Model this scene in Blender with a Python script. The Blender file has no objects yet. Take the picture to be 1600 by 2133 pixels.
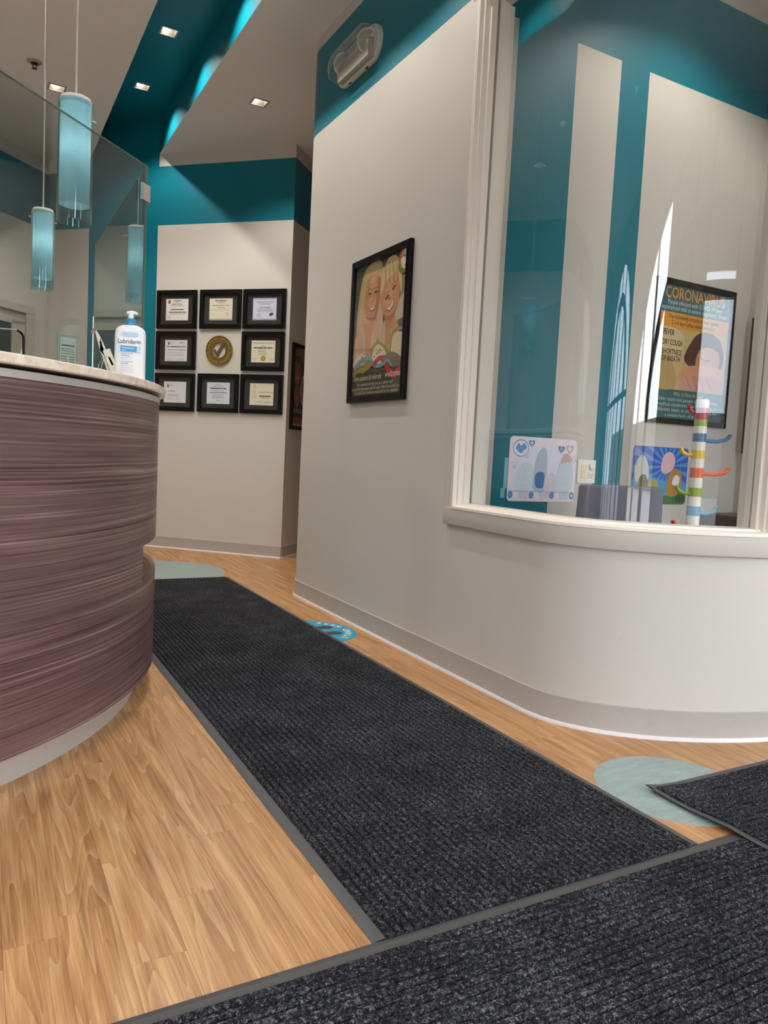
import bpy, bmesh, math, random
from mathutils import Vector, Matrix
random.seed(7)
SC = bpy.context.scene
COL = SC.collection
rad = math.radians

# ------------------------------------------------------------------ camera
# building axes: +Y runs down the corridor (along the long mat), +X to the right, Z up, metres
F_PX, W_PX = 1560.0, 1600.0
CAM_H, YAW, PITCH, ROLL = 0.93, rad(28.8), rad(-4.45), rad(2.86)
fw = Vector((math.sin(YAW)*math.cos(PITCH), math.cos(YAW)*math.cos(PITCH), math.sin(PITCH)))
rt0 = Vector((math.cos(YAW), -math.sin(YAW), 0)); up0 = rt0.cross(fw)
rt = math.cos(ROLL)*rt0 + math.sin(ROLL)*up0
up = -math.sin(ROLL)*rt0 + math.cos(ROLL)*up0
cam_d = bpy.data.cameras.new('camera'); cam = bpy.data.objects.new('camera', cam_d); COL.objects.link(cam)
M = Matrix((rt, up, -fw)).transposed().to_4x4(); M.translation = (0, 0, CAM_H); cam.matrix_world = M
cam_d.sensor_fit = 'HORIZONTAL'; cam_d.sensor_width = 36.0; cam_d.lens = 36.0*F_PX/W_PX
cam_d.clip_start = 0.05; cam_d.clip_end = 200
SC.camera = cam

# ------------------------------------------------------------------ sky, exposure
SKY = 8.2
world = bpy.data.worlds.new('overcast_sky'); SC.world = world; world.use_nodes = True
wn = world.node_tree.nodes; wl = world.node_tree.links
bgn = wn['Background']; bgn.inputs['Strength'].default_value = SKY
tc = wn.new('ShaderNodeTexCoord'); sx = wn.new('ShaderNodeSeparateXYZ'); rmp = wn.new('ShaderNodeValToRGB')
wl.new(tc.outputs['Generated'], sx.inputs[0]); wl.new(sx.outputs['Z'], rmp.inputs[0]); wl.new(rmp.outputs[0], bgn.inputs['Color'])
rmp.color_ramp.elements[0].position = 0.0; rmp.color_ramp.elements[0].color = (0.80, 0.86, 0.93, 1)
rmp.color_ramp.elements[1].position = 0.8; rmp.color_ramp.elements[1].color = (0.92, 0.96, 1.0, 1)
LAMP_W = 6.0
vs = SC.view_settings
SC.display_settings.display_device = 'sRGB'
vs.view_transform = 'Standard'; vs.look = 'None'; vs.gamma = 1.0; vs.exposure = 0.68; vs.use_curve_mapping = False
try:
    SC.cycles.max_bounces = 10; SC.cycles.diffuse_bounces = 6; SC.cycles.transparent_max_bounces = 24
    SC.cycles.sample_clamp_indirect = 6.0; SC.cycles.caustics_reflective = False; SC.cycles.caustics_refractive = False
except Exception: pass
def portal(name, loc, sx_, sy_):
    L = bpy.data.lights.new(name, 'AREA'); L.shape = 'RECTANGLE'; L.size = sx_; L.size_y = sy_
    L.cycles.is_portal = True
    o = bpy.data.objects.new(name, L); COL.objects.link(o); o.location = loc; o.rotation_euler = (rad(90), 0, 0)
    o.rotation_euler = Vector((0, 1, 0)).to_track_quat('-Z', 'Z').to_euler()
portal('daylight_portal', (2.1, -1.16, 1.7), 5.8, 3.3)
portal('daylight_portal', (-2.85, -1.16, 1.8), 3.0, 3.0)

# ------------------------------------------------------------------ helpers
def sl(c):  # srgb 0-255 -> linear
    f = lambda v: (v/255/12.92) if v/255 <= 0.04045 else ((v/255+0.055)/1.055)**2.4
    return (f(c[0]), f(c[1]), f(c[2]), 1)
class NT:
    def __init__(s, name):
        s.m = bpy.data.materials.new(name); s.m.use_nodes = True
        s.n = s.m.node_tree.nodes; s.l = s.m.node_tree.links; s.b = s.n['Principled BSDF']; s.out = s.n['Material Output']
    def new(s, t, **kw):
        n = s.n.new('ShaderNode'+t)
        for k, v in kw.items(): setattr(n, k, v)
        return n
    def link(s, a, b): s.l.new(a, b)
    def val(s, sock, v):
        if hasattr(v, 'node'): s.link(v, sock)
        else: sock.default_value = v
    def math(s, op, a, b=0.0, c=None):
        n = s.new('Math', operation=op); s.val(n.inputs[0], a); s.val(n.inputs[1], b)
        if c is not None: s.val(n.inputs[2], c)
        return n.outputs[0]
    def mix(s, f, a, b):
        n = s.new('Mix', data_type='RGBA'); s.val(n.inputs[0], f); s.val(n.inputs[6], a); s.val(n.inputs[7], b); return n.outputs[2]
    def pos(s):
        g = s.new('NewGeometry'); x = s.new('SeparateXYZ'); s.link(g.outputs['Position'], x.inputs[0]); return g.outputs['Position'], x.outputs
    def scaled(s, vec, sc, loc=(0, 0, 0)):
        n = s.new('Mapping'); s.link(vec, n.inputs[0]); n.inputs['Scale'].default_value = sc; n.inputs['Location'].default_value = loc; return n.outputs[0]
    def noise(s, vec, scale, detail=3, rough=0.55, dist=0.0):
        n = s.new('TexNoise'); s.link(vec, n.inputs['Vector']); n.inputs['Scale'].default_value = scale
        n.inputs['Detail'].default_value = detail; n.inputs['Roughness'].default_value = rough; n.inputs['Distortion'].default_value = dist; return n.outputs['Fac']
    def ramp(s, f, stops):
        n = s.new('ValToRGB'); s.link(f, n.inputs[0]); e = n.color_ramp.elements
        while len(e) < len(stops): e.new(0.5)
        for i, (p, c) in enumerate(stops): e[i].position = p; e[i].color = c
        return n.outputs[0]
    def bump(s, h, strength=0.2, dist=0.001):
        n = s.new('Bump'); n.inputs['Strength'].default_value = strength; n.inputs['Distance'].default_value = dist
        s.link(h, n.inputs['Height']); s.link(n.outputs[0], s.b.inputs['Normal'])
    def base(s, c): s.val(s.b.inputs['Base Color'], c)
    def set(s, rough=0.5, metal=0.0, spec=0.5):
        s.b.inputs['Roughness'].default_value = rough; s.b.inputs['Metallic'].default_value = metal
        s.b.inputs['Specular IOR Level'].default_value = spec; return s.m
def simple(name, c, rough=0.5, metal=0.0, spec=0.5, vary=0.06, scale=40, bump=0.0):
    t = NT(name); p, _ = t.pos(); nf = t.noise(p, scale, 2)
    col = sl(c); a = tuple(min(1, v*(1+vary)) for v in col[:3])+(1,); b = tuple(v*(1-vary) for v in col[:3])+(1,)
    t.base(t.mix(nf, a, b))
    if bump: t.bump(t.noise(p, scale*6, 2), bump, 0.0008)
    return t.set(rough, metal, spec)
def emit(name, c, s):
    t = NT(name); t.n.remove(t.b); e = t.new('Emission'); e.inputs[0].default_value = sl(c); e.inputs[1].default_value = s
    t.link(e.outputs[0], t.out.inputs[0]); return t.m
def thin_glass(name, tint, f0=0.04, rough=0.0):
    t = NT(name); t.n.remove(t.b); g = t.new('NewGeometry'); d = t.new('VectorMath', operation='DOT_PRODUCT')
    t.link(g.outputs['Normal'], d.inputs[0]); t.link(g.outputs['Incoming'], d.inputs[1])
    c = t.math('ABSOLUTE', d.outputs['Value']); k = t.math('POWER', t.math('SUBTRACT', 1.0, c), 5.0)
    f = t.math('MULTIPLY_ADD', k, 1-f0, f0)
    tr = t.new('BsdfTransparent'); tr.inputs[0].default_value = tint
    gl = t.new('BsdfGlossy'); gl.inputs['Roughness'].default_value = rough; gl.inputs[0].default_value = (1, 1, 1, 1)
    mx = t.new('MixShader'); t.link(f, mx.inputs[0]); t.link(tr.outputs[0], mx.inputs[1]); t.link(gl.outputs[0], mx.inputs[2])
    t.link(mx.outputs[0], t.out.inputs[0]); return t.m

class MB:
    def __init__(s): s.v = []; s.f = []; s.sm = []; s.c = []
    def add(s, vs_, fs, smooth=False, col=None):
        o = len(s.v); s.v += [tuple(v) for v in vs_]
        for f in fs: s.f.append(tuple(i+o for i in f)); s.sm.append(smooth); s.c.append(col)
        return s
    def box(s, a, b, ch=0.0, R=None):
        x0, y0, z0 = a; x1, y1, z1 = b
        if ch <= 0:
            vv = [(x0,y0,z0),(x1,y0,z0),(x1,y1,z0),(x0,y1,z0),(x0,y0,z1),(x1,y0,z1),(x1,y1,z1),(x0,y1,z1)]
            ff = [(0,3,2,1),(4,5,6,7),(0,1,5,4),(1,2,6,5),(2,3,7,6),(3,0,4,7)]
        else:
            bm = bmesh.new(); bmesh.ops.create_cube(bm, size=1)
            for v in bm.verts: v.co = Vector(((x0+x1)/2+v.co.x*(x1-x0), (y0+y1)/2+v.co.y*(y1-y0), (z0+z1)/2+v.co.z*(z1-z0)))
            bmesh.ops.bevel(bm, geom=bm.edges[:], offset=ch, segments=2, affect='EDGES', profile=0.6)
            bm.verts.index_update(); vv = [v.co[:] for v in bm.verts]; ff = [[v.index for v in f.verts] for f in bm.faces]; bm.free()
        if R is not None: vv = [tuple(R @ Vector(v)) for v in vv]
        return s.add(vv, ff)
    def obox(s, o, U, V, N, a, b, ch=0.0):   # box in a local frame
        R = Matrix((U, V, N)).transposed().to_4x4(); R.translation = o
        return s.box(a, b, ch, R)
    def lathe(s, prof, c=(0,0,0), n=24, axis=None, caps=False, smooth=True, sx=1.0, sy=1.0):
        vv = []; ff = []; m = len(prof)
        R = Matrix.Identity(4) if axis is None else Vector((0,0,1)).rotation_difference(Vector(axis)).to_matrix().to_4x4()
        for i in range(n):
            a = 2*math.pi*i/n
            for r, z in prof: vv.append(Vector(c) + R @ Vector((r*math.cos(a)*sx, r*math.sin(a)*sy, z)))
        for i in range(n):
            j = (i+1) % n
            for k in range(m-1): ff.append((i*m+k, j*m+k, j*m+k+1, i*m+k+1))
        if caps:
            ff.append(tuple(i*m for i in range(n))[::-1]); ff.append(tuple(i*m+m-1 for i in range(n)))
        return s.add(vv, ff, smooth)
    def tube(s, pts, r, n=8, caps=True):
        pts = [Vector(p) for p in pts]; vv = []; ff = []
        for i, p in enumerate(pts):
            d = (pts[min(i+1, len(pts)-1)]-pts[max(i-1, 0)]).normalized()
            q = Vector((0,0,1)) if abs(d.z) < 0.9 else Vector((1,0,0))
            a = d.cross(q).normalized(); b = d.cross(a); rr = r[i] if isinstance(r, (list, tuple)) else r
            for k in range(n):
                t = 2*math.pi*k/n; vv.append(p + rr*(a*math.cos(t)+b*math.sin(t)))
        for i in range(len(pts)-1):
            for k in range(n): ff.append((i*n+k, i*n+(k+1) % n, (i+1)*n+(k+1) % n, (i+1)*n+k))
        if caps: ff.append(tuple(range(n))); ff.append(tuple((len(pts)-1)*n+k for k in range(n))[::-1])
        return s.add(vv, ff, True)
    def prism(s, poly, z0, z1, fr=None, smooth=False):  # poly [(u,v)], extruded; fr=(o,U,V,N)
        n = len(poly); o, U, V, N = fr or (Vector((0,0,0)), Vector((1,0,0)), Vector((0,1,0)), Vector((0,0,1)))
        vv = [o+U*p[0]+V*p[1]+N*z0 for p in poly] + [o+U*p[0]+V*p[1]+N*z1 for p in poly]
        ff = [tuple(range(n))[::-1], tuple(range(n, 2*n))]
        s.add(vv, ff); o2 = len(s.v)-2*n
        for i in range(n):
            j = (i+1) % n; s.f.append((o2+i, o2+j, o2+n+j, o2+n+i)); s.sm.append(smooth); s.c.append(None)
        return s
    def sweep(s, path, prof, smooth=True, closed_prof=True, ends=True):
        # path: [(x,y)] plan polyline; prof: [(offset to the right of travel, z)]
        n = len(path); m = len(prof); vv = []; ff = []
        for i in range(n):
            a = Vector(path[max(i-1, 0)]); b = Vector(path[min(i+1, n-1)]); d = (b-a).normalized(); r = Vector((d.y, -d.x))
            for o, z in prof: vv.append((path[i][0]+r.x*o, path[i][1]+r.y*o, z))
        kk = m if closed_prof else m-1
        for i in range(n-1):
            for k in range(kk): ff.append((i*m+k, i*m+(k+1) % m, (i+1)*m+(k+1) % m, (i+1)*m+k))
        if ends and closed_prof: ff.append(tuple(range(m))[::-1]); ff.append(tuple((n-1)*m+k for k in range(m)))
        return s.add(vv, ff, smooth)

def build(name, mb, mat, parent=None, origin=None, autosmooth=True):
    o0 = Vector(origin) if origin is not None else (parent.matrix_basis.translation.copy() if parent else None)
    if o0 is None:
        xs = [v[0] for v in mb.v]; ys = [v[1] for v in mb.v]; zs = [v[2] for v in mb.v]
        o0 = Vector(((min(xs)+max(xs))/2, (min(ys)+max(ys))/2, min(zs)))
    me = bpy.data.meshes.new(name); me.from_pydata([tuple(Vector(v)-o0) for v in mb.v], [], mb.f)
    if any(mb.sm): me.polygons.foreach_set('use_smooth', mb.sm)
    if any(c is not None for c in mb.c):
        at = me.color_attributes.new('paint', 'BYTE_COLOR', 'CORNER')
        for p in me.polygons:
            c = mb.c[p.index] or (1, 1, 1, 1)
            for li in p.loop_indices: at.data[li].color = c
    me.update()
    bm = bmesh.new(); bm.from_mesh(me)
    if not any(c is not None for c in mb.c): bmesh.ops.recalc_face_normals(bm, faces=bm.faces)
    bm.to_mesh(me); bm.free()
    if any(mb.sm) and autosmooth:
        try: me.set_sharp_from_angle(angle=rad(40))
        except Exception: pass
    me.materials.append(mat)
    ob = bpy.data.objects.new(name, me); COL.objects.link(ob)
    if parent is not None:
        ob.parent = parent
        if origin is not None: ob.location = o0 - world_loc(parent)
    else: ob.location = o0
    return ob
def world_loc(o):
    v = Vector(o.location)
    while o.parent: o = o.parent; v += Vector(o.location)
    return v
def part(name, mb, mat, parent, label=None):
    ob = build(name, mb, mat, None, origin=world_loc(parent)); ob.location = (0, 0, 0); ob.parent = parent
    if label: ob['label'] = label
    return ob
def tag(o, label, cat, group=None):
    o['label'] = label; o['category'] = cat
    if group: o['group'] = group
    return o
def thing(name, loc, label, cat, group=None):
    o = bpy.data.objects.new(name, None); COL.objects.link(o); o.location = loc; o.empty_display_size = 0.05
    return tag(o, label, cat, group)
def struct(name, mb, mat):
    o = build(name, mb, mat); o['kind'] = 'structure'; return o
def copy_tree(o, parent=None):
    c = o.copy(); COL.objects.link(c); c.parent = parent
    for ch in list(o.children): copy_tree(ch, c)
    return c

# text to flat mesh -----------------------------------------------------------
_tc = {}
def text_mesh(txt, size, align='CENTER', shear=0.0, bold=0.0, spacing=1.0):
    key = (txt, size, align, shear, bold, spacing)
    if key in _tc: return _tc[key]
    cu = bpy.data.curves.new('lettering', 'FONT'); cu.body = txt; cu.size = size; cu.align_x = align; cu.resolution_u = 2
    cu.shear = shear; cu.offset = bold; cu.space_character = spacing; cu.fill_mode = 'FRONT'
    ob = bpy.data.objects.new('lettering', cu); COL.objects.link(ob)
    dg = bpy.context.evaluated_depsgraph_get(); me = bpy.data.meshes.new_from_object(ob.evaluated_get(dg))
    r = ([v.co.to_2d()[:] for v in me.vertices], [tuple(p.vertices) for p in me.polygons])
    bpy.data.meshes.remove(me); bpy.data.objects.remove(ob); bpy.data.curves.remove(cu); _tc[key] = r; return r

# flat print: coloured shapes on a sheet -------------------------------------
class Art:
    def __init__(s, o, U, V, N, w, h):
        s.o, s.U, s.V, s.N = Vector(o), Vector(U), Vector(V), Vector(N); s.w, s.h = w, h; s.mb = MB(); s.k = 0; s.clip = True
    def P(s, p):
        return s.o + s.U*p[0] + s.V*p[1] + s.N*(0.00005*s.k)
    def poly(s, pts, c):
        s.k += 1
        if s.clip: pts = [(min(max(p[0], 0), s.w), min(max(p[1], 0), s.h)) for p in pts]
        s.mb.add([s.P(p) for p in pts], [tuple(range(len(pts)))], False, sl(c)); return s
    def rect(s, x0, y0, x1, y1, c): return s.poly([(x0,y0),(x1,y0),(x1,y1),(x0,y1)], c)
    def ell(s, cx, cy, rx, ry, c, rot=0, n=28):
        ca, sa = math.cos(rad(rot)), math.sin(rad(rot))
        return s.poly([(cx+rx*math.cos(t)*ca-ry*math.sin(t)*sa, cy+rx*math.cos(t)*sa+ry*math.sin(t)*ca) for t in [2*math.pi*i/n for i in range(n)]], c)
    def blob(s, pts, c, n=6):
        m = len(pts); out = []
        for i in range(m):
            p0, p1, p2, p3 = [pts[(i+j-1) % m] for j in range(4)]
            for k in range(n):
                t = k/n; out.append(tuple(0.5*((2*p1[d])+(-p0[d]+p2[d])*t+(2*p0[d]-5*p1[d]+4*p2[d]-p3[d])*t*t+(-p0[d]+3*p1[d]-3*p2[d]+p3[d])*t**3) for d in (0, 1)))
        s.k += 1
        if s.clip: out = [(min(max(p[0], 0), s.w), min(max(p[1], 0), s.h)) for p in out]
        s.mb.add([s.P(p) for p in out], [tuple(range(len(out)))], False, sl(c)); return s
    def stroke(s, pts, w, c, n=6):
        m = len(pts); q = []
        for i in range(m-1):
            p0, p1, p2, p3 = pts[max(i-1,0)], pts[i], pts[i+1], pts[min(i+2,m-1)]
            for k in range(n):
                t = k/n; q.append(tuple(0.5*((2*p1[d])+(-p0[d]+p2[d])*t+(2*p0[d]-5*p1[d]+4*p2[d]-p3[d])*t*t+(-p0[d]+3*p1[d]-3*p2[d]+p3[d])*t**3) for d in (0, 1)))
        q.append(pts[-1]); s.k += 1; vv = []
        for i, p in enumerate(q):
            a, b = q[max(i-1,0)], q[min(i+1,len(q)-1)]; dx, dy = b[0]-a[0], b[1]-a[1]; L = math.hypot(dx, dy) or 1
            ww = w(i/(len(q)-1)) if callable(w) else w
            for sg in (1, -1):
                x, y = p[0]-dy/L*ww*sg/2, p[1]+dx/L*ww*sg/2
                if s.clip: x, y = min(max(x, 0), s.w), min(max(y, 0), s.h)
                vv.append(s.P((x, y)))
        s.mb.add(vv, [(2*i, 2*i+1, 2*i+3, 2*i+2) for i in range(len(q)-1)], False, sl(c)); return s
    def text(s, txt, x, y, size, c, align='CENTER', width=None, shear=0.0, bold=0.0, rot=0.0, spacing=1.0):
        vv, ff = text_mesh(txt, size, align, shear, bold, spacing)
        if not vv: return s
        s.k += 1; sx_ = 1.0
        if width:
            xs = [v[0] for v in vv]; sx_ = width/(max(xs)-min(xs))
        ca, sa = math.cos(rad(rot)), math.sin(rad(rot))
        s.mb.add([s.P((x+v[0]*sx_*ca-v[1]*sa, y+v[0]*sx_*sa+v[1]*ca)) for v in vv], ff, False, sl(c)); return s
    def lines(s, x0, x1, y, n, dy, hgt, c, ragged=0.2, seed=1):   # print too fine to read
        r = random.Random(seed)
        for i in range(n):
            a = x0; e = x1 - r.random()*ragged*(x1-x0); s.k += 1; yy = y-i*dy
            while a < e:
                w = min(e-a, (x1-x0)*(0.03+0.10*r.random())); s.k -= 0
                s.mb.add([s.P(p) for p in [(a,yy),(a+w,yy),(a+w,yy+hgt),(a,yy+hgt)]], [(0,1,2,3)], False, sl(c)); a += w+(x1-x0)*0.022
        return s
    def heart(s, cx, cy, r, c):
        pts = []
        for i in range(24):
            t = 2*math.pi*i/24; pts.append((cx+r*16*math.sin(t)**3/17, cy+r*(13*math.cos(t)-5*math.cos(2*t)-2*math.cos(3*t)-math.cos(4*t))/17))
        return s.poly(pts, c)

# ------------------------------------------------------------------ materials
GREIGE, TEAL, CEILC = (198, 194, 187), (0, 111, 130), (222, 224, 226)
def wall_mat(name, z0, z1, kind='band'):
    t = NT(name); p, x = t.pos()
    if kind == 'plain': col = sl(GREIGE)
    else:
        band = t.math('MULTIPLY', t.math('GREATER_THAN', x[2], z0), t.math('LESS_THAN', x[2], z1))
        def rng(a, b): return t.math('MULTIPLY', t.math('GREATER_THAN', x[0], a), t.math('LESS_THAN', x[0], b))
        if kind == 'stripe45': band = t.math('MAXIMUM', band, rng(0.886, 1.383))
        if kind == 'playroom':
            low = t.math('LESS_THAN', x[2], z1)
            band = t.math('MAXIMUM', band, t.math('MULTIPLY', low, t.math('MAXIMUM', rng(2.06, 2.397), rng(2.673, 2.86))))
        col = t.mix(band, sl(GREIGE), sl(TEAL))
    if kind in ('band', 'plain'):   # scuffs and chips low down on the curved wall
        sv = t.scaled(p, (9, 9, 60)); n1 = t.noise(sv, 1.0, 4, 0.7)
        sc_ = t.math('MULTIPLY', t.math('GREATER_THAN', n1, 0.735), t.math('LESS_THAN', x[2], 0.62))
        col = t.mix(t.math('MULTIPLY', sc_, 0.45), col, sl((120, 116, 112)))
    t.base(col); t.bump(t.noise(p, 260, 2), 0.12, 0.0006)
    return t.set(0.42, 0, 0.4)
M_WALL = wall_mat('greige_paint', 0, 0, 'plain')
M_BACK = wall_mat('greige_and_teal_stripe_paint', 2.80, 3.295, 'stripe45')
M_CURVE = wall_mat('greige_and_teal_band_paint', 2.83, 3.33, 'band')
M_PLAY = wall_mat('teal_striped_paint', 2.835, 3.31, 'playroom')
M_CEIL = simple('ceiling_paint', CEILC, 0.8, vary=0.02)
M_TEAL = simple('teal_paint', TEAL, 0.38, vary=0.03)
M_WHITE = simple('white_trim_paint', (236, 229, 219), 0.35, vary=0.02)
M_BASE = simple('grey_rubber_base', (168, 163, 158), 0.4, vary=0.05)
M_SHOE = simple('pale_floor_bead', (214, 209, 208), 0.4, vary=0.03)
M_STEEL = simple('brushed_steel', (196, 193, 189), 0.38, 0.45, vary=0.04)
M_CHROME = simple('polished_chrome', (225, 222, 218), 0.12, 1.0, vary=0.01)
M_BLACK = simple('black_frame_lacquer', (7, 6, 7), 0.35, spec=0.25, vary=0.1)
M_MATB = simple('dark_mount_board', (36, 31, 30), 0.8, vary=0.1)
M_MATB2 = simple('slate_mount_board', (38, 41, 42), 0.8, vary=0.1)
M_RUBBER = simple('mat_edge_rubber', (72, 72, 74), 0.55, vary=0.08, bump=0.1)
M_PANE = thin_glass('clear_picture_glass', (0.98, 0.98, 0.98, 1), 0.014, 0.02)
M_WINGLASS = thin_glass('curved_window_glass', (0.965, 0.975, 0.97, 1), 0.045)
M_SCREEN = thin_glass('smoked_screen_glass', (0.85, 0.885, 0.875, 1), 0.045)
M_GEDGE = simple('glass_edge_green', (96, 122, 116), 0.15, vary=0.05)
M_PRINT = NT('printed_colour'); _a = M_PRINT.new('VertexColor'); _a.layer_name = 'paint'
_p, _x = M_PRINT.pos()
_nz = M_PRINT.new('HueSaturation'); M_PRINT.link(_a.outputs[0], _nz.inputs['Color']); M_PRINT.link(M_PRINT.math('MULTIPLY_ADD', M_PRINT.noise(_p, 90, 3), 0.24, 0.88), _nz.inputs['Value'])
M_PRINT.base(_nz.outputs[0]); M_PRINT = M_PRINT.set(0.45, 0, 0.3)

def wood_floor():
    t = NT('oak_vinyl_plank'); tcn = t.new('TexCoord'); oi = t.new('ObjectInfo')
    ofs = t.new('VectorMath', operation='MULTIPLY_ADD'); t.link(tcn.outputs['Object'], ofs.inputs[0]); ofs.inputs[1].default_value = (1, 1, 1)
    cmb = t.new('CombineXYZ'); t.link(t.math('MULTIPLY', oi.outputs['Random'], 37.0), cmb.inputs[0]); t.link(t.math('MULTIPLY', oi.outputs['Random'], 91.0), cmb.inputs[1]); t.link(cmb.outputs[0], ofs.inputs[2])
    v = ofs.outputs[0]
    big = t.noise(t.scaled(v, (11, 0.75, 1)), 1.0, 2, 0.45, 0.35)
    wv = t.math('FRACT', t.math('MULTIPLY', big, 13.0)); line = t.math('POWER', wv, 3.0)
    fine = t.noise(t.scaled(v, (260, 7, 1)), 1.0, 4, 0.7); mid = t.noise(t.scaled(v, (34, 1.6, 1)), 1.0, 3, 0.6)
    kn = t.noise(t.scaled(v, (20, 5, 1), (3, 5, 0)), 1.0, 5, 0.7, 0.5)
    col = t.ramp(t.math('MULTIPLY_ADD', mid, 0.6, t.math('MULTIPLY', fine, 0.45)), [(0.34, sl((122, 79, 43))), (0.50, sl((168, 121, 75))), (0.66, sl((203, 158, 107)))])
    col = t.mix(t.math('MULTIPLY', line, 0.36), col, sl((220, 186, 142)))
    col = t.mix(t.math('MULTIPLY', t.math('POWER', t.math('SUBTRACT', 1.0, wv), 6.0), 0.28), col, sl((140, 96, 58)))
    knot = t.ramp(kn, [(0.665, (0, 0, 0, 1)), (0.74, (1, 1, 1, 1))])
    col = t.mix(t.math('MULTIPLY', knot, 0.7), col, sl((84, 60, 40)))
    col = t.mix(t.math('MULTIPLY', oi.outputs['Random'], 0.25), col, sl((178, 128, 80)))
    t.base(col); t.bump(fine, 0.08, 0.0006); return t.set(0.38, 0, 0.45)
M_WOOD = wood_floor()
def laminate():
    t = NT('plum_zebrano_laminate'); p, x = t.pos()
    w = t.noise(t.scaled(p, (1.2, 1.2, 2.0)), 1.0, 2)
    cz = t.new('CombineXYZ'); t.link(t.math('MULTIPLY', x[0], 0.45), cz.inputs[0]); t.link(t.math('MULTIPLY', x[1], 0.45), cz.inputs[1])
    t.link(t.math('MULTIPLY_ADD', w, 1.2, t.math('MULTIPLY', x[2], 140.0)), cz.inputs[2])
    n1 = t.noise(cz.outputs[0], 1.0, 5, 0.72)
    cz2 = t.scaled(p, (2, 2, 22)); n2 = t.noise(cz2, 1.0, 2)
    f = t.math('MULTIPLY_ADD', n2, 0.22, t.math('MULTIPLY', n1, 0.88))
    t.base(t.ramp(f, [(0.40, sl((56, 38, 41))), (0.51, sl((90, 66, 68))), (0.62, sl((113, 88, 88))), (0.74, sl((160, 136, 131)))]))
    t.bump(n1, 0.05, 0.0005); return t.set(0.33, 0, 0.5)
M_LAM = laminate()
def carpet():
    t = NT('charcoal_rib_carpet'); p, x = t.pos()
    a = t.noise(p, 330, 2, 0.75); b = t.noise(p, 120, 3, 0.65); c = t.noise(p, 6, 2)
    f = t.math('MULTIPLY_ADD', b, 0.55, t.math('MULTIPLY', a, 0.6)); f = t.math('MULTIPLY_ADD', c, 0.12, f)
    t.base(t.ramp(f, [(0.50, sl((16, 16, 19))), (0.62, sl((36, 37, 41))), (0.70, sl((66, 67, 73))), (0.80, sl((128, 129, 134)))]))
    t.bump(a, 0.9, 0.004); return t.set(0.95, 0, 0.1)
M_CARPET = carpet()
def counter_mat():
    t = NT('cream_quartz'); p, x = t.pos(); n = t.noise(p, 26, 5, 0.65); m = t.noise(p, 190, 2)
    c = t.ramp(n, [(0.35, sl((220, 202, 182))), (0.55, sl((238, 226, 210))), (0.72, sl((248, 240, 230)))])
    t.base(t.mix(t.math('MULTIPLY', t.math('GREATER_THAN', m, 0.66), 0.5), c, sl((188, 140, 112)))); return t.set(0.2, 0, 0.5)
M_COUNTER = counter_mat()
def disc_mat():
    t = NT('sage_vinyl'); p, x = t.pos(); n = t.noise(t.scaled(p, (14, 40, 1)), 1, 5, 0.7)
    t.base(t.ramp(n, [(0.3, sl((128, 146, 144))), (0.55, sl((143, 161, 159))), (0.75, sl((160, 177, 175)))])); return t.set(0.4)
M_DISC = disc_mat()

# ------------------------------------------------------------------ floor
V3 = Vector
DESK_C, DESK_R = (-0.788, 3.227), 1.434
mb = MB(); mb.box((-5, -1.15, -0.10), (6.2, 9.8, -0.004)); floor = struct('floor', mb, M_WOOD)
PW, PL, GAP = 0.1, 0.914, 0.0004
pm = MB(); pm.box((-PW/2+GAP/2, -PL/2+GAP/2, -0.004), (PW/2-GAP/2, PL/2-GAP/2, 0.0), 0.0)
plank_me = None; rest = MB()
def plank_shows(x, y):
    pts = [(x+i*PW/2*0.9, y+j*PL/2*0.95) for i in (-1, 0, 1) for j in (-1, -0.5, 0, 0.5, 1)]
    def ok(a, b):
        r1 = -0.35 < a < 0.69 and 0.9 < b < 3.1 and math.hypot(a-DESK_C[0], b-DESK_C[1]) > 1.36 and b > 1.15
        r2 = 1.58 < a < 1.80 and 1.17 < b < 4.7
        r3 = 5.12 < b and 0.55 < a < 2.6 and a+b < 8.22 and a-b < -3.6
        r4 = 1.58 < a < 2.6 and 1.15 < b < 1.78
        return r1 or r2 or r3 or r4
    return any(ok(a, b) for a, b in pts)
ix0, ix1 = -17, 40
for ix in range(ix0, ix1):
    x = ix*PW; off = random.random()*PL
    # joints read from the photograph's near planks
    off = {3: 1.305, 4: 1.475, 6: 1.83, 2: 1.505}.get(ix, off)
    off = off % PL
    for iy in range(-2, 9):
        y = off + iy*PL + PL/2
        if y-PL/2 < -1.0: continue
        if plank_shows(x, y):
            if plank_me is None:
                ob = build('plank', pm, M_WOOD, None, origin=(0, 0, 0)); plank_me = ob.data
            else:
                ob = bpy.data.objects.new('plank', plank_me); COL.objects.link(ob)
            ob.parent = floor; ob.location = V3((x, y, 0))-V3(floor.location)
        else:
            rest.box((x-PW/2+GAP/2, y-PL/2+GAP/2, -0.004), (x+PW/2-GAP/2, y+PL/2-GAP/2, 0.0))
o = part('plank_field', rest, M_WOOD, floor); o['kind'] = 'stuff'
for (cx, cy, r) in ((1.80, 1.432, 0.228), (1.18, 5.50, 0.475)):
    m = MB(); m.lathe([(0.0001, 0.0006), (r-0.0006, 0.0006), (r, 0.0002), (r, -0.002)], (cx, cy, 0), 56, smooth=False)
    part('inlay_disc', m, M_DISC, floor, 'round sage green vinyl disc set into the planks')

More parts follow.
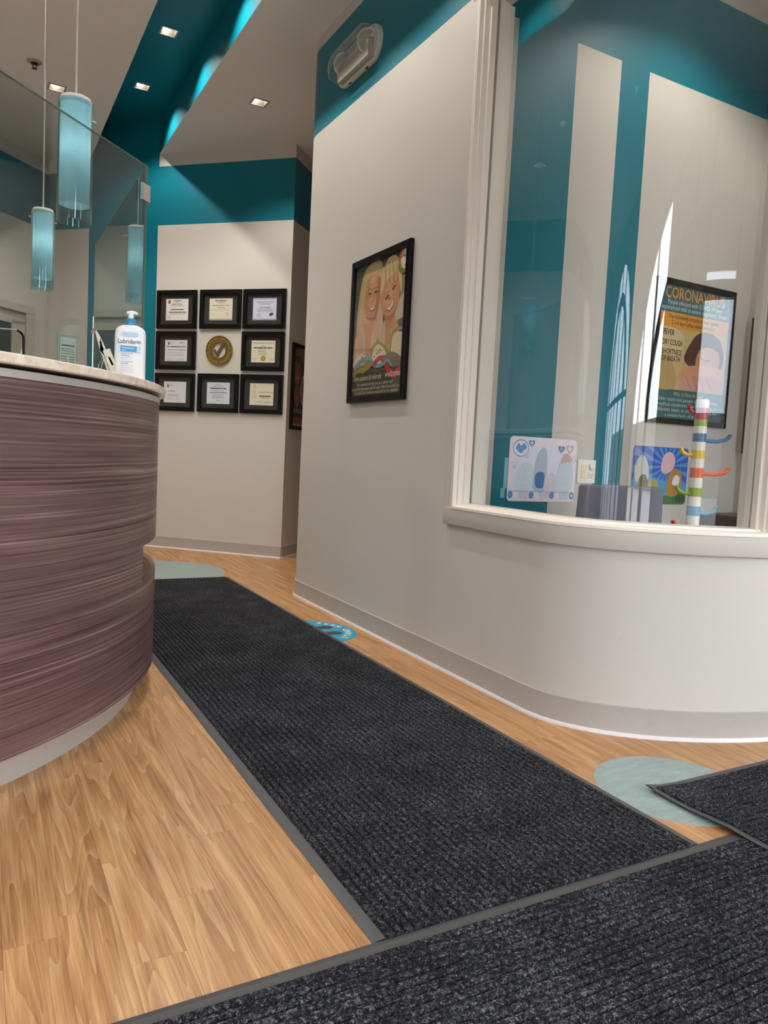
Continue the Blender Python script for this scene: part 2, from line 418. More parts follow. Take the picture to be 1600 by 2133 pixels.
# ------------------------------------------------------------------ ceiling with recess and light openings
CZ, RZ, RX0, RX1 = 3.40, 3.70, 0.886, 1.381
HOLE = 0.047
L_REC = [(1.135, 5.42), (1.135, 6.335), (1.135, 4.50), (1.135, 3.59), (1.135, 2.67)]
L_SOF = [(1.78, 5.40), (1.66, 0.25)]
L_LEFT = [(0.496, 6.03), (-0.09, 4.37), (-0.42, 5.12), (-0.30, 0.55), (-1.2, 2.6)]
L_PLAY = [(3.0, 2.15)]
def holed(x0, x1, y0, y1, z, holes, m, dz=0.0):
    xs = sorted({x0, x1, *[h[0]+s*HOLE for h in holes for s in (-1, 1)]}); ys = sorted({y0, y1, *[h[1]+s*HOLE for h in holes for s in (-1, 1)]})
    for i in range(len(xs)-1):
        for j in range(len(ys)-1):
            cx, cy = (xs[i]+xs[i+1])/2, (ys[j]+ys[j+1])/2
            if any(abs(cx-h[0]) < HOLE and abs(cy-h[1]) < HOLE for h in holes): continue
            m.add([(xs[i],ys[j],z),(xs[i+1],ys[j],z),(xs[i+1],ys[j+1],z),(xs[i],ys[j+1],z)], [(0,3,2,1)])
    return m
m = holed(-5, RX0, -1.15, 9.8, CZ, L_LEFT, MB()); holed(RX0, RX1, -1.15, 0.6, CZ, [], m); struct('ceiling', m, M_CEIL)
struct('ceiling_soffit', holed(RX1, 6.2, -1.15, 9.8, CZ, L_SOF+L_PLAY, MB()), M_CEIL)
m = holed(RX0, RX1, 0.6, 8.2, RZ, L_REC, MB())
m.add([(RX0,0.6,CZ),(RX0,8.2,CZ),(RX0,8.2,RZ),(RX0,0.6,RZ)], [(0,1,2,3)]); m.add([(RX1,0.6,CZ),(RX1,8.2,CZ),(RX1,8.2,RZ),(RX1,0.6,RZ)], [(3,2,1,0)])
m.add([(RX0,0.6,CZ),(RX1,0.6,CZ),(RX1,0.6,RZ),(RX0,0.6,RZ)], [(0,1,2,3)])
struct('ceiling_recess', m, M_TEAL)
struct('sky_block_slab', MB().box((-5.2, -1.2, 3.95), (6.4, 10, 4.05)), M_CEIL)  # unseen slab added above the ceilings to keep sky light out

# ------------------------------------------------------------------ straight walls
def wall_seg(name, a, b, z0, z1, mat, th=0.12):     # room is to the left of a->b
    d = (V3((*b, 0))-V3((*a, 0))); L = d.length; d.normalize(); n = V3((d.y, -d.x, 0))
    m = MB().obox(V3((*a, 0)), d, n, V3((0, 0, 1)), (0, 0, z0), (L, th, z1)); return struct(name, m, mat)
BW = 8.215
BR = (2.283, BW-2.283); BL = (0.575, BW-0.575)
wall_seg('wall_back', BR, BL, 0, 3.95, M_BACK)
wall_seg('wall_return', (6.2, BR[1]+6.2-BR[0]), (BR[0]+0.0845, BR[1]+0.0845), 0, 3.95, wall_mat('return_wall_paint', 2.80, 3.295, 'band'))
wall_seg('wall_reception', BL, (-5.0, BL[1]-5-BL[0]), 0, 3.95, wall_mat('reception_wall_paint', 2.79, 3.285, 'band'))
wall_seg('wall_left', (-5.0, 2.3), (-5.0, -1.15), 0, 3.95, M_WALL)
wall_seg('wall_right', (6.2, -1.15), (6.2, 9.9), 0, 3.95, M_WALL)
wall_seg('wall_playroom', (3.87, 2.75), (1.935, 2.75), 0, 3.4, M_PLAY)
wall_seg('wall_playroom_side', (3.75, 1.25), (3.75, 2.75), 0, 3.4, wall_mat('playroom_side_paint', 2.835, 3.31, 'band'))
def base_run(name, path, side=1):
    s = side
    pr = [(0.0, 0.012), (0.010*s, 0.012), (0.008*s, 0.020), (0.006*s, 0.10), (0.0, 0.1025)]
    b = MB().sweep(path, pr); o = struct(name, b, M_BASE)
    part('floor_bead', MB().sweep(path, [(0, 0), (0.016*s, 0), (0.015*s, 0.008), (0.010*s, 0.013), (0, 0.013)]), M_SHOE, o); return o
base_run('baseboard_back', [BL, BR], 1)
base_run('baseboard_return', [BR, (4.5, BR[1]+4.5-BR[0])], 1)

# ------------------------------------------------------------------ curved wall and its window
EC, EA, EB, WX = (2.9, 2.12), 1.095, 0.60, 1.805
path = [(4.2, 4.62), (3.0, 4.62)] + [(2.065+0.26*math.cos(rad(a)), 4.36+0.26*math.sin(rad(a))) for a in range(90, 181, 9)]
path += [(WX, 4.0), (WX, 3.6), (WX, 3.2), (WX, 2.9)]
i_w0 = len(path); WY0 = 2.655
path += [(WX, WY0), (WX, 2.5), (WX, 2.35), (WX, 2.22)] + [(EC[0]-EA*math.cos(rad(t)), EC[1]-EB*math.sin(rad(t))) for t in [0, 4, 8, 12, 16, 20, 24, 28, 32, 36, 40, 44, 48, 52, 56, 59, 61]]
i_w1 = len(path)-1
path += [(EC[0]-EA*math.cos(rad(t)), EC[1]-EB*math.sin(rad(t))) for t in (64, 68, 73, 78, 82)]
def off(pth, o):   # offset to the right of travel (outside) positive
    n = len(pth); out = []
    for i in range(n):
        a = V3(pth[max(i-1, 0)]); b = V3(pth[min(i+1, n-1)]); d = (b-a).normalized(); out.append((pth[i][0]+d.y*o, pth[i][1]-d.x*o))
    return out
# travelling from the far end toward the camera, the corridor is on the right-hand side (-x)
TH, SILL, HEAD = 0.13, 0.722, 2.80
m = MB()
def wall_run(pth, z0, z1): m.sweep(pth, [(0, z0), (0, z1), (-TH, z1), (-TH, z0)])
wall_run(path[:i_w0+1], 0, CZ); wall_run(path[i_w0:i_w1+1], 0, SILL); wall_run(path[i_w0:i_w1+1], HEAD, CZ); wall_run(path[i_w1:], 0, CZ)
struct('wall_curved', m, M_CURVE)
base_run('baseboard_curved', path, 1)
win = bpy.data.objects.new('window_1', None); COL.objects.link(win); win.location = (1.9, 2.1, SILL); win['kind'] = 'structure'
wp = path[i_w0:i_w1+1]
ca = [(WX, 2.711)]+wp+path[i_w1+1:i_w1+2]
part('apron', MB().sweep(ca, [(-0.002, 0.643), (0.020, 0.643), (0.022, 0.646), (0.020, 0.712), (-0.002, 0.712)]), M_CURVE, win)
m = MB().box((WX-0.014, 2.660, 0.712), (WX+0.002, 2.711, HEAD+0.05)); part('side_casing', m, M_CURVE, win)
part('head_casing', MB().sweep(ca, [(-0.002, HEAD), (0.016, HEAD), (0.016, HEAD+0.05), (-0.002, HEAD+0.05)]), M_CURVE, win)
GD = 0.055     # glass plane behind the wall face
part('sill', MB().sweep(wp, [(0.024, 0.712), (0.024, 0.722), (0.016, 0.728), (-0.006, 0.728), (-0.010, 0.736), (-GD+0.006, 0.738), (-GD+0.006, 0.70), (0.0, 0.70)]), M_WHITE, win)
part('sill', MB().sweep(wp, [(-GD-0.006, 0.70), (-GD-0.006, 0.738), (-TH+0.03, 0.736), (-TH+0.024, 0.726), (-TH-0.02, 0.726), (-TH-0.02, 0.70)]), M_WHITE, win)
part('glass', MB().sweep(off(wp, -GD), [(0.003, 0.70), (0.003, HEAD), (-0.003, HEAD), (-0.003, 0.70)]), M_WINGLASS, win)
def jamb(pth, sgn):      # stepped white jamb at one end of the opening
    a, b = (pth[0], pth[1]) if sgn > 0 else (pth[-1], pth[-2])
    d = (V3((*b, 0))-V3((*a, 0))).normalized(); n = V3((d.y, -d.x, 0))*sgn      # n = out toward corridor
    j = MB(); o_ = V3((*a, 0)); Z = V3((0, 0, 1))
    j.obox(o_, d, n, Z, (-0.006, -TH-0.02, 0.722), (0.004, 0.024, HEAD))
    for (n0, n1, w) in ((0.004, 0.024, 0.012), (-0.020, 0.004, 0.022), (-GD+0.006, -0.020, 0.034), (-0.085, -GD-0.006, 0.034), (-0.112, -0.085, 0.022), (-TH-0.02, -0.112, 0.012)):
        j.obox(o_, d, n, Z, (0.0, n0, 0.722), (w, n1, HEAD), 0.002)
    return j
part('jamb', jamb(wp, 1), M_WHITE, win); part('jamb', jamb(wp, -1), M_WHITE, win)

# ------------------------------------------------------------------ street front behind the camera
FY = -1.0
RISE = {}
def arch_z(bx, r, sp, x):
    d = 1-((x-bx)/r)**2; return sp+RISE.get(bx, r)*math.sqrt(max(d, 0))
BAYS = [(-2.85, 1.5, 1.6, 0.25), (2.1, 2.9, 1.3, 0.0)]
RISE[2.1] = 2.0
m = MB(); xp = -5.0
def fbox(mm, x0, x1, zl0, zl1, zh0, zh1, y0=FY-0.14, y1=FY):
    mm.add([(x0,y0,zl0),(x1,y0,zl1),(x1,y1,zl1),(x0,y1,zl0),(x0,y0,zh0),(x1,y0,zh1),(x1,y1,zh1),(x0,y1,zh0)], [(0,3,2,1),(4,5,6,7),(0,1,5,4),(1,2,6,5),(2,3,7,6),(3,0,4,7)])
for (bx, r, sp, sill) in BAYS:
    fbox(m, xp, bx-r, 0, 0, CZ+.5, CZ+.5)
    N = 32
    for i in range(N):
        x0 = bx-r*math.cos(math.pi*i/N); x1 = bx-r*math.cos(math.pi*(i+1)/N)
        fbox(m, x0, x1, arch_z(bx, r, sp, x0), arch_z(bx, r, sp, x1), CZ+.5, CZ+.5)
    if sill: fbox(m, bx-r, bx+r, 0, 0, sill, sill)
    xp = bx+r
fbox(m, xp, 6.2, 0, 0, CZ+.5, CZ+.5); struct('wall_front', m, M_WALL)
M_FRAMEG = simple('window_frame_grey', (150, 144, 138), 0.45)
def arc_bar(bx, sp, r, w, t=0.06, zmin=None, y=FY-0.06):
    k = RISE.get(bx, 0)/2.9 if bx in RISE else 1.0; a = MB(); n = 40; vv = []; ff = []
    for i in range(n+1):
        t_ = math.pi*i/n; c, s = -math.cos(t_), math.sin(t_)
        for rr, yy in ((r-w/2, y-t/2), (r+w/2, y-t/2), (r+w/2, y+t/2), (r-w/2, y+t/2)): vv.append((bx+c*rr, yy, sp+s*(rr*k+(1-k)*(rr-r))))
    for i in range(n):
        for k in range(4): ff.append((i*4+k, i*4+(k+1) % 4, i*4+4+(k+1) % 4, i*4+4+k))
    return a.add(vv, ff)
for bi, (bx, r, sp, sill) in enumerate(BAYS):
    w = bpy.data.objects.new('window_%d' % (bi+2), None); COL.objects.link(w); w.location = (bx, FY, sill); w['kind'] = 'structure'
    part('arch_frame', arc_bar(bx, sp, r-0.05, 0.11), M_FRAMEG, w); part('arch_bar', arc_bar(bx, sp, r*0.70, 0.13), M_FRAMEG, w)
    for s in (-1, 1):
        for rr in (r-0.05, r*0.70): part('mullion', MB().box((bx+s*rr-0.05, FY-0.09, sill), (bx+s*rr+0.05, FY-0.03, sp)), M_FRAMEG, w)
    if bi != 1:
        for k in (-0.35, 0.0, 0.35): part('mullion', MB().box((bx+k*r-0.025, FY-0.085, sill), (bx+k*r+0.025, FY-0.035, arch_z(bx, r, sp, bx+k*r))), M_FRAMEG, w)
        part('transom', MB().box((bx-r, FY-0.085, sp-0.03), (bx+r, FY-0.035, sp+0.03)), M_FRAMEG, w)
    else:
        inf = MB(); NX = 30
        def infill(x0, x1, z0):
            for i in range(NX):
                a = x0+(x1-x0)*i/NX; b = x0+(x1-x0)*(i+1)/NX
                fbox(inf, a, b, z0, z0, max(z0+.01, arch_z(bx, r, sp, a)), max(z0+.01, arch_z(bx, r, sp, b)), FY-0.11, FY-0.08)
        infill(0.58, 1.78, 0.0); infill(1.78, 2.48, 2.27); infill(2.48, 3.1, 0.0); part('infill_panel', inf, M_WALL, w)
        part('door_head', MB().box((1.74, FY-0.11, 2.08), (2.52, FY-0.03, 2.20)), M_FRAMEG, w)
        for x in (-0.42, 0.10, 0.56, 1.32, 1.74, 2.48, 2.9, 3.1, 3.7, 4.3): part('mullion', MB().box((x, FY-0.10, 0), (x+0.045, FY-0.03, arch_z(bx, r, sp, x)-.02)), M_FRAMEG, w)
M_TINT = thin_glass('tinted_door_glass', (0.68, 0.70, 0.72, 1), 0.04)
dw = bpy.data.objects.new('door_2', None); COL.objects.link(dw); dw.location = (2.13, FY, 0); dw['kind'] = 'structure'
part('door_pane', MB().box((1.79, FY-0.075, 0.1), (2.475, FY-0.067, 2.27)), M_TINT, dw)
part('kick_rail', MB().box((1.785, FY-0.09, 0.0), (2.48, FY-0.05, 0.12)), M_FRAMEG, dw)
part('pane', MB().box((-4.35, FY-0.075, 0.25), (-1.35, FY-0.067, 3.15)), M_TINT, bpy.data.objects['window_2'])
struct('sky_cut_block', MB().box((-40, -26, -0.3), (40, -24, 2.9)), simple('sky_cut_grey', (120, 108, 100), 0.9))  # unseen low block added to cut off bright sky in the window reflections
struct('pavement', MB().box((-30, -40, -0.3), (30, -1.16, -0.06)), simple('pavement_concrete', (150, 148, 145), 0.9))

# door in the reception wall
dd = V3((1, 1, 0)).normalized(); dn = V3((1, -1, 0)).normalized(); Zv = V3((0, 0, 1))
def LW(x): return V3((x, x+BL[1]-BL[0], 0))
door = bpy.data.objects.new('door_1', None); COL.objects.link(door); door.location = LW(0.0); door['kind'] = 'structure'
m_cas = simple('door_casing_paint', (186, 180, 168), 0.4)
x_out, x_in = 0.456, 0.383
def dbox(x0, x1, z0, z1, n0, n1, ch=0.0):
    o_ = LW(x0); return MB().obox(o_, dd, dn, Zv, (0, n0, z0), ((x1-x0)*math.sqrt(2), n1, z1), ch)
part('casing', dbox(x_in, x_out, 0, 2.07, -0.01, 0.018, 0.004), m_cas, door); part('casing', dbox(-0.35, x_out, 2.005, 2.075, -0.01, 0.022, 0.004), m_cas, door)
part('casing', dbox(-0.35, -0.277, 0, 2.07, -0.01, 0.018, 0.004), m_cas, door)
leaf = part('door_leaf', dbox(-0.277, x_in, 0, 2.0, -0.01, 0.004), simple('door_leaf_paint', (150, 147, 140), 0.4), door)
part('leaf_frame', dbox(0.268, 0.376, 0.1, 1.93, 0.002, 0.012, 0.003), m_cas, door); part('leaf_frame', dbox(-0.27, 0.376, 1.892, 1.955, 0.002, 0.012, 0.003), m_cas, door)
part('door_window', dbox(-0.2, 0.266, 1.2, 1.89, 0.003, 0.006), simple('dark_door_glass', (70, 78, 78), 0.15), door)

# ================================================================== reception desk
def desk_path(r_off, a0=-125, y_end=4.3, step=4, a1=0):
    R = DESK_R+r_off
    p = [(DESK_C[0]+R*math.cos(rad(a)), DESK_C[1]+R*math.sin(rad(a))) for a in range(a0, a1+1, step)]
    if y_end: p += [(DESK_C[0]+R, y) for y in (DESK_C[1]+0.2, DESK_C[1]+0.6, y_end)]
    return p
def shell(mb_, pth, z0, z1, th=0.02): return mb_.sweep(pth, [(0, z0), (0, z1), (-th, z1), (-th, z0)])
desk = thing('reception_desk', (0.1, 2.9, 0), 'curved reception desk clad in plum zebra-grain laminate on a steel plinth', 'desk')
A_SLOT = -25.5
pa = desk_path(0); 
arc_only = [(DESK_C[0]+DESK_R*math.cos(rad(a)), DESK_C[1]+DESK_R*math.sin(rad(a))) for a in [-125+i*(A_SLOT+125)/28 for i in range(29)]]
part('upper_panel', shell(MB(), pa, 0.576, 1.072), M_LAM, desk)
part('slot_panel', shell(MB(), arc_only, 0.452, 0.576), M_LAM, desk)
part('lower_panel', shell(MB(), pa, 0.10, 0.452), M_LAM, desk)
part('plinth', shell(MB(), desk_path(-0.064), 0.0, 0.12, 0.01), M_STEEL, desk, 'brushed steel toe kick')
part('shadow_gap', shell(MB(), desk_path(-0.03), 1.06, 1.102, 0.02), M_BLACK, desk)
part('steel_strip', shell(MB(), desk_path(0.002), 1.072, 1.092, 0.012), M_STEEL, desk, 'brushed steel strip under the counter')
cp = desk_path(0.022)
top = build('countertop', MB().sweep(cp, [(-0.004, 1.102), (0, 1.106), (0, 1.126), (-0.004, 1.13), (-0.50, 1.13), (-0.50, 1.102)]), M_COUNTER)
tag(top, 'thin cream quartz countertop with rounded edge on the reception desk', 'countertop')
CT = 1.13

# glass screen on the counter --------------------------------------------------
gs = thing('glass_screen', (0.53, 2.83, CT), 'tall frameless glass sneeze screen with a corner clip on the reception counter', 'glass screen')
gc = V3((0.53, 2.83, 0)); gd = V3((-1, -1, 0)).normalized(); gn = V3((-1, 1, 0)).normalized()
def pane(name, o_, d, n, L, z0, z1):
    g = part(name, MB().obox(o_, d, n, Zv, (0.004, -0.004, z0), (L, 0.004, z1)), M_SCREEN, gs)
    part('polished_edge', MB().obox(o_, d, n, Zv, (0.0, -0.0042, z1-0.0008), (L, 0.0042, z1+0.0012)).obox(o_, d, n, Zv, (0.002, -0.0042, z0), (0.005, 0.0042, z1)).obox(o_, d, n, Zv, (L-0.001, -0.0042, z0), (L+0.002, 0.0042, z1)), M_GEDGE, g)
    return g
pane('pane', gc, gd, gn, 1.25, CT, 1.90); pane('pane', gc+V3((0, 0.006, 0)), V3((0, 1, 0)), V3((-1, 0, 0)), 1.27, CT, 1.90)
cl = MB().obox(gc, gd, gn, Zv, (-0.004, -0.014, 1.775), (0.045, -0.005, 1.832), 0.002); cl.obox(gc, V3((0, 1, 0)), V3((1, 0, 0)), Zv, (-0.006, 0.004, 1.775), (0.045, 0.012, 1.832), 0.002)
part('corner_clip', cl, M_CHROME, gs, 'small chrome corner clip')
for (z0, z1) in ((CT+0.001, 1.468), (1.484, 1.55)): part('edge_rod', MB().tube([(0.528, 4.118, z0), (0.528, 4.118, z1)], 0.006, 8), M_CHROME, gs)
part('rod_ball', MB().lathe([(0.0001, -0.016), (0.011, -0.012), (0.016, 0), (0.011, 0.012), (0.0001, 0.016)], (0.528, 4.118, 1.476), 16), M_CHROME, gs)

# lotion bottle -----------------------------------------------------------------
lb = V3((0.445, 2.585, CT)); ba = rad(-16)
lot = thing('lotion_bottle', lb, 'white lotion pump bottle with blue collar at the end of the counter', 'bottle')
M_BOT = simple('white_bottle_plastic', (240, 241, 245), 0.3, vary=0.01); M_BLUE = simple('blue_collar_plastic', (58, 140, 190), 0.3, vary=0.04)
Rb = Matrix.Translation(lb) @ Matrix.Rotation(ba, 4, 'Z')
bm_ = MB(); vv = []; ff = []; NB = 32
lev = [(0.0, 0.90, 0.9), (0.004, 1.0, 1.0), (0.10, 1.0, 1.0), (0.148, 0.985, 0.97), (0.160, 0.93, 0.9), (0.168, 0.78, 0.75), (0.1735, 0.50, 0.62), (0.175, 0.28, 0.5)]
for z, a, b in lev:
    for i in range(NB):
        t = 2*math.pi*i/NB; c, s = math.cos(t), math.sin(t)
        x = 0.0485*a*math.copysign(abs(c)**0.62, c); y = 0.028*b*math.copysign(abs(s)**0.75, s); vv.append(Rb @ V3((x, y, z)))
for k in range(len(lev)-1):
    for i in range(NB): ff.append((k*NB+i, k*NB+(i+1) % NB, (k+1)*NB+(i+1) % NB, (k+1)*NB+i))
ff.append(tuple(range(NB))[::-1]); ff.append(tuple((len(lev)-1)*NB+i for i in range(NB)))
bm_.add(vv, ff, True); body = part('bottle_body', bm_, M_BOT, lot)
part('collar', MB().lathe([(0.0145, 0.172), (0.0165, 0.174), (0.0165, 0.193), (0.015, 0.196), (0.0001, 0.196)], lb, 24), M_BLUE, lot, 'shiny blue pump collar')
pu = MB().lathe([(0.0088, 0.196), (0.0088, 0.212), (0.0082, 0.214), (0.0001, 0.214)], lb, 18)
pts = [Rb @ V3(p) for p in ((-0.013, 0, 0.2145), (0.0, 0, 0.2165), (0.014, 0, 0.216), (0.021, 0, 0.2125))]
pu.tube(pts, [0.004, 0.0065, 0.005, 0.003], 10); part('pump_head', pu, M_BOT, lot)
ar = Art(Rb @ V3((-0.045, -0.0305, 0)), Rb.to_3x3() @ V3((1, 0, 0)), (0, 0, 1), Rb.to_3x3() @ V3((0, -1, 0)), 0.09, 0.175); ar.clip = False
ar.rect(0.022, 0.136, 0.071, 0.149, (186, 213, 240)); ar.text('Lubriderm', 0.045, 0.113, 0.021, (40, 42, 60), width=0.070)
ar.rect(0.010, 0.086, 0.080, 0.106, (196, 224, 244)); ar.rect(0.018, 0.087, 0.068, 0.106, (75, 160, 214)); ar.text('Unscented', 0.022, 0.096, 0.0095, (240, 248, 255), 'LEFT', width=0.036); ar.rect(0.022, 0.0905, 0.034, 0.092, (225, 240, 252))
ar.lines(0.020, 0.058, 0.080, 1, 0.01, 0.002, (150, 158, 170), 0.1, 3); ar.rect(0.020, 0.0735, 0.046, 0.0760, (120, 180, 220)); ar.lines(0.020, 0.066, 0.068, 2, 0.006, 0.0013, (180, 186, 196), 0.3, 5)
ar.lines(0.020, 0.060, 0.054, 1, 0.01, 0.002, (150, 158, 170), 0.1, 4); ar.rect(0.020, 0.0475, 0.043, 0.050, (120, 180, 220)); ar.lines(0.020, 0.068, 0.041, 4, 0.0065, 0.0013, (180, 186, 196), 0.3, 6)
part('label_print', ar.mb, M_PRINT, body)

# small sign holder, tags, low screen on the counter ---------------------------
sg = V3((0.288, 2.93, CT)); sa = rad(14); sU = V3((math.cos(sa), math.sin(sa), 0)); sN = V3((sU.y, -sU.x, 0))
sh = thing('sign_holder', sg, 'small clear acrylic sign holder with a printed notice on the counter', 'sign holder')
M_ACR = thin_glass('clear_acrylic', (0.86, 0.95, 0.93, 1), 0.04)
part('acrylic_block', MB().obox(sg, sU, sN, Zv, (-0.032, -0.006, 0), (0.032, 0.006, 0.165)), M_ACR, sh)
part('acrylic_edge', MB().obox(sg, sU, sN, Zv, (-0.034, -0.007, 0), (-0.031, 0.007, 0.166)).obox(sg, sU, sN, Zv, (-0.034, -0.007, 0.1645), (0.034, 0.007, 0.1665)), simple('acrylic_edge_aqua', (120, 172, 165), 0.2), sh)
ar = Art(sg-sU*0.026+sN*0.0062, sU, (0, 0, 1), sN, 0.055, 0.155)
ar.rect(0, 0.0, 0.055, 0.155, (186, 196, 188)).rect(0.004, 0.125, 0.050, 0.130, (60, 66, 62)).lines(0.004, 0.051, 0.113, 3, 0.008, 0.003, (92, 100, 94), 0.1, 2).lines(0.004, 0.025, 0.086, 8, 0.009, 0.0045, (96, 104, 98), 0.1, 8).lines(0.030, 0.051, 0.086, 8, 0.009, 0.0045, (96, 104, 98), 0.1, 9)
part('printed_notice', ar.mb, M_PRINT, sh)

tg = V3((0.385, 2.595, CT)); M_TAG = simple('cream_card', (205, 203, 188), 0.6)
tags = thing('slotted_tag', tg, 'two cream slotted tags leaning together on a string beside the lotion bottle', 'tag')
def leaf_tag(x0, z0, x1, z1, w, y, point):
    a = V3((x0, y, z0)); d = V3((x1-x0, 0, z1-z0)); L = d.length; d.normalize(); n = V3((-d.z, 0, d.x))
    out = [(0, -w/2), (L*(0.55 if point else 1), -w/2)] + ([(L*0.85, -w*0.3), (L, -w*0.02), (L*0.96, w*0.2), (L*0.6, w/2)] if point else [(L, w/2)]) + [(0, w/2)]
    hole = [(L*0.45, 0.12*w), (L*0.78, 0.16*w), (L*0.72, -0.10*w), (L*0.45, -0.16*w)]
    # outline with a keyhole cut to the slot
    poly = out[:2] + out[2:]
    mm = MB(); f = (a, d, n, V3((0, -1, 0)))
    k0 = min(range(len(poly)), key=lambda i: (poly[i][0]-hole[1][0])**2+(poly[i][1]-hole[1][1])**2)
    ring = poly[k0:]+poly[:k0+1]+[hole[1], hole[0], hole[3], hole[2], hole[1]]
    mm.prism(ring, 0, 0.0016, f); return mm
part('tag', leaf_tag(0.396, CT+0.002, 0.340, CT+0.150, 0.0195, 2.60, True), M_TAG, tags)
part('tag', leaf_tag(0.408, CT+0.002, 0.371, CT+0.090, 0.0235, 2.588, False), M_TAG, tags)
part('string', MB().tube([(0.378, 2.585, CT+0.083), (0.362, 2.588, CT+0.068), (0.350, 2.592, CT+0.04), (0.343, 2.594, CT+0.002)], 0.0007, 6).tube([(0.376, 2.585, CT+0.078), (0.364, 2.588, CT+0.06), (0.357, 2.592, CT+0.03), (0.354, 2.594, CT+0.002)], 0.0007, 6), simple('white_string', (226, 222, 212), 0.8), tags)

ls = V3((-0.02, 3.02, CT)); lU = V3((1, -0.12, 0)).normalized(); lN = V3((lU.y, -lU.x, 0))
low = thing('desk_screen', ls, 'low clear desk screen with a black rounded edge standing on the counter', 'desk screen')
x1_, zt, rc = 0.172, 0.172, 0.028
arcp = [(-0.35, zt), (x1_-rc, zt)] + [(x1_-rc+rc*math.sin(rad(a)), zt-rc+rc*math.cos(rad(a))) for a in range(15, 91, 15)] + [(x1_, 0.0)]
part('clear_pane', MB().prism(arcp+[(-0.35, 0.0)], -0.002, 0.002, (ls, lU, Zv, lN)), thin_glass('clear_screen_plastic', (0.93, 0.94, 0.93, 1)), low)
part('black_edge', MB().tube([ls+lU*p[0]+Zv*p[1] for p in arcp[2:]], 0.0042, 8), M_BLACK, low)
part('top_edge', MB().tube([ls+lU*p[0]+Zv*p[1] for p in arcp[:3]], 0.0025, 8), simple('pale_edge_plastic', (190, 194, 190), 0.3), low)

# ================================================================== pendants
M_AQUA = thin_glass('aqua_tube_glass', (0.73, 0.91, 0.95, 1), 0.07)
M_SHADE = NT('white_inner_shade'); M_SHADE.base(sl((232, 240, 242))); _tr = M_SHADE.new('BsdfTranslucent'); _tr.inputs[0].default_value = (0.85, 0.9, 0.92, 1)
_mx = M_SHADE.new('MixShader'); _mx.inputs[0].default_value = 0.4; M_SHADE.link(M_SHADE.b.outputs[0], _mx.inputs[1]); M_SHADE.link(_tr.outputs[0], _mx.inputs[2]); M_SHADE.link(_mx.outputs[0], M_SHADE.out.inputs[0]); M_SHADE = M_SHADE.set(0.3)
M_CORD = simple('pale_cord', (196, 192, 184), 0.6); M_CAP = simple('white_cap', (238, 236, 232), 0.4)
def pendant(x, y, zb, label, off_=0.0):
    r = 0.055; t = thing('pendant_lamp', (x, y, zb), label, 'pendant lamp', 'blue glass pendants over the desk')
    part('cord', MB().tube([(x, y, zb+0.39), (x, y, CZ)], 0.0032, 8), M_CORD, t)
    part('ceiling_rose', MB().lathe([(0.0001, -0.02), (0.05, -0.018), (0.055, 0)], (x, y, CZ), 24), M_CAP, t)
    part('cap', MB().lathe([(0.0001, 0.372), (0.047, 0.372), (0.0485, 0.376), (0.0485, 0.390), (0.046, 0.395), (0.0001, 0.395)], (x, y, zb), 36), M_CAP, t)
    part('inner_shade', MB().lathe([(0.0475, 0.055), (0.0475, 0.376), (0.0455, 0.376), (0.0455, 0.055)], (x, y, zb), 36), M_SHADE, t, 'white inner diffuser tube')
    part('outer_glass', MB().lathe([(r, 0.0), (r, 0.383), (r-0.003, 0.383), (r-0.003, 0.0), (r, 0.0)], (x, y, zb), 40), M_AQUA, t, 'clear aqua glass tube')
    PL_ = bpy.data.lights.new('pendant_bulb', 'POINT'); PL_.energy = 0.28; PL_.shadow_soft_size = 0.04; PL_.color = (1, 0.97, 0.93)
    lo = bpy.data.objects.new('pendant_bulb', PL_); COL.objects.link(lo); lo.parent = t; lo.location = (0, 0, 0.24)
    for a in (20, 200):
        c, s = math.cos(rad(a)), math.sin(rad(a))
        part('pin', MB().tube([(x+c*0.045, y+s*0.045, zb+0.345), (x+c*0.066, y+s*0.066, zb+0.345)], 0.0025, 8).lathe([(0.0001, -0.005), (0.005, -0.003), (0.005, 0.003), (0.0001, 0.005)], (x+c*0.067, y+s*0.067, zb+0.345), 10), M_CHROME, t)
pendant(0.285, 2.752, 1.643, 'nearer and larger-looking blue glass tube pendant, its top above the glass screen edge')
pendant(0.296, 4.25, 1.672, 'farther blue glass tube pendant seen wholly through the glass screen')

# ================================================================== downlights
M_BULB = emit('lamp_glow', (255, 244, 232), 28.0); M_HOUS = simple('downlight_reflector', (112, 106, 94), 0.3, 0.0, vary=0.02)
M_TRIM_S = simple('downlight_trim_steel', (176, 168, 156), 0.35, 0.6)
SPOT = bpy.data.lights.new('downlight_lamp', 'SPOT'); SPOT.energy = LAMP_W*5; SPOT.spot_size = rad(125); SPOT.spot_blend = 0.55; SPOT.color = (1.0, 0.92, 0.83); SPOT.shadow_soft_size = 0.02
def dl_meshes(x, y, z, t):
    h = HOLE; q = 0.058
    tr = MB()
    for (a, b) in (((-q, -q), (q, -h)), ((-q, h), (q, q)), ((-q, -h), (-h, h)), ((h, -h), (q, h))): tr.box((x+a[0], y+a[1], z-0.004), (x+b[0], y+b[1], z+0.0))
    part('trim', tr, M_TRIM_S, t)
    hb = MB(); d = 0.075
    hb.add([(x-h,y-h,z),(x+h,y-h,z),(x+h,y+h,z),(x-h,y+h,z),(x-h,y-h,z+d),(x+h,y-h,z+d),(x+h,y+h,z+d),(x-h,y+h,z+d)], [(4,5,6,7),(0,1,5,4),(1,2,6,5),(2,3,7,6),(3,0,4,7)])
    part('reflector', hb, M_HOUS, t)
    part('lamp', MB().lathe([(0.0001, 0.040), (0.014, 0.041), (0.022, 0.05), (0.024, 0.062), (0.0001, 0.066)], (x, y, z), 18), M_BULB, t)
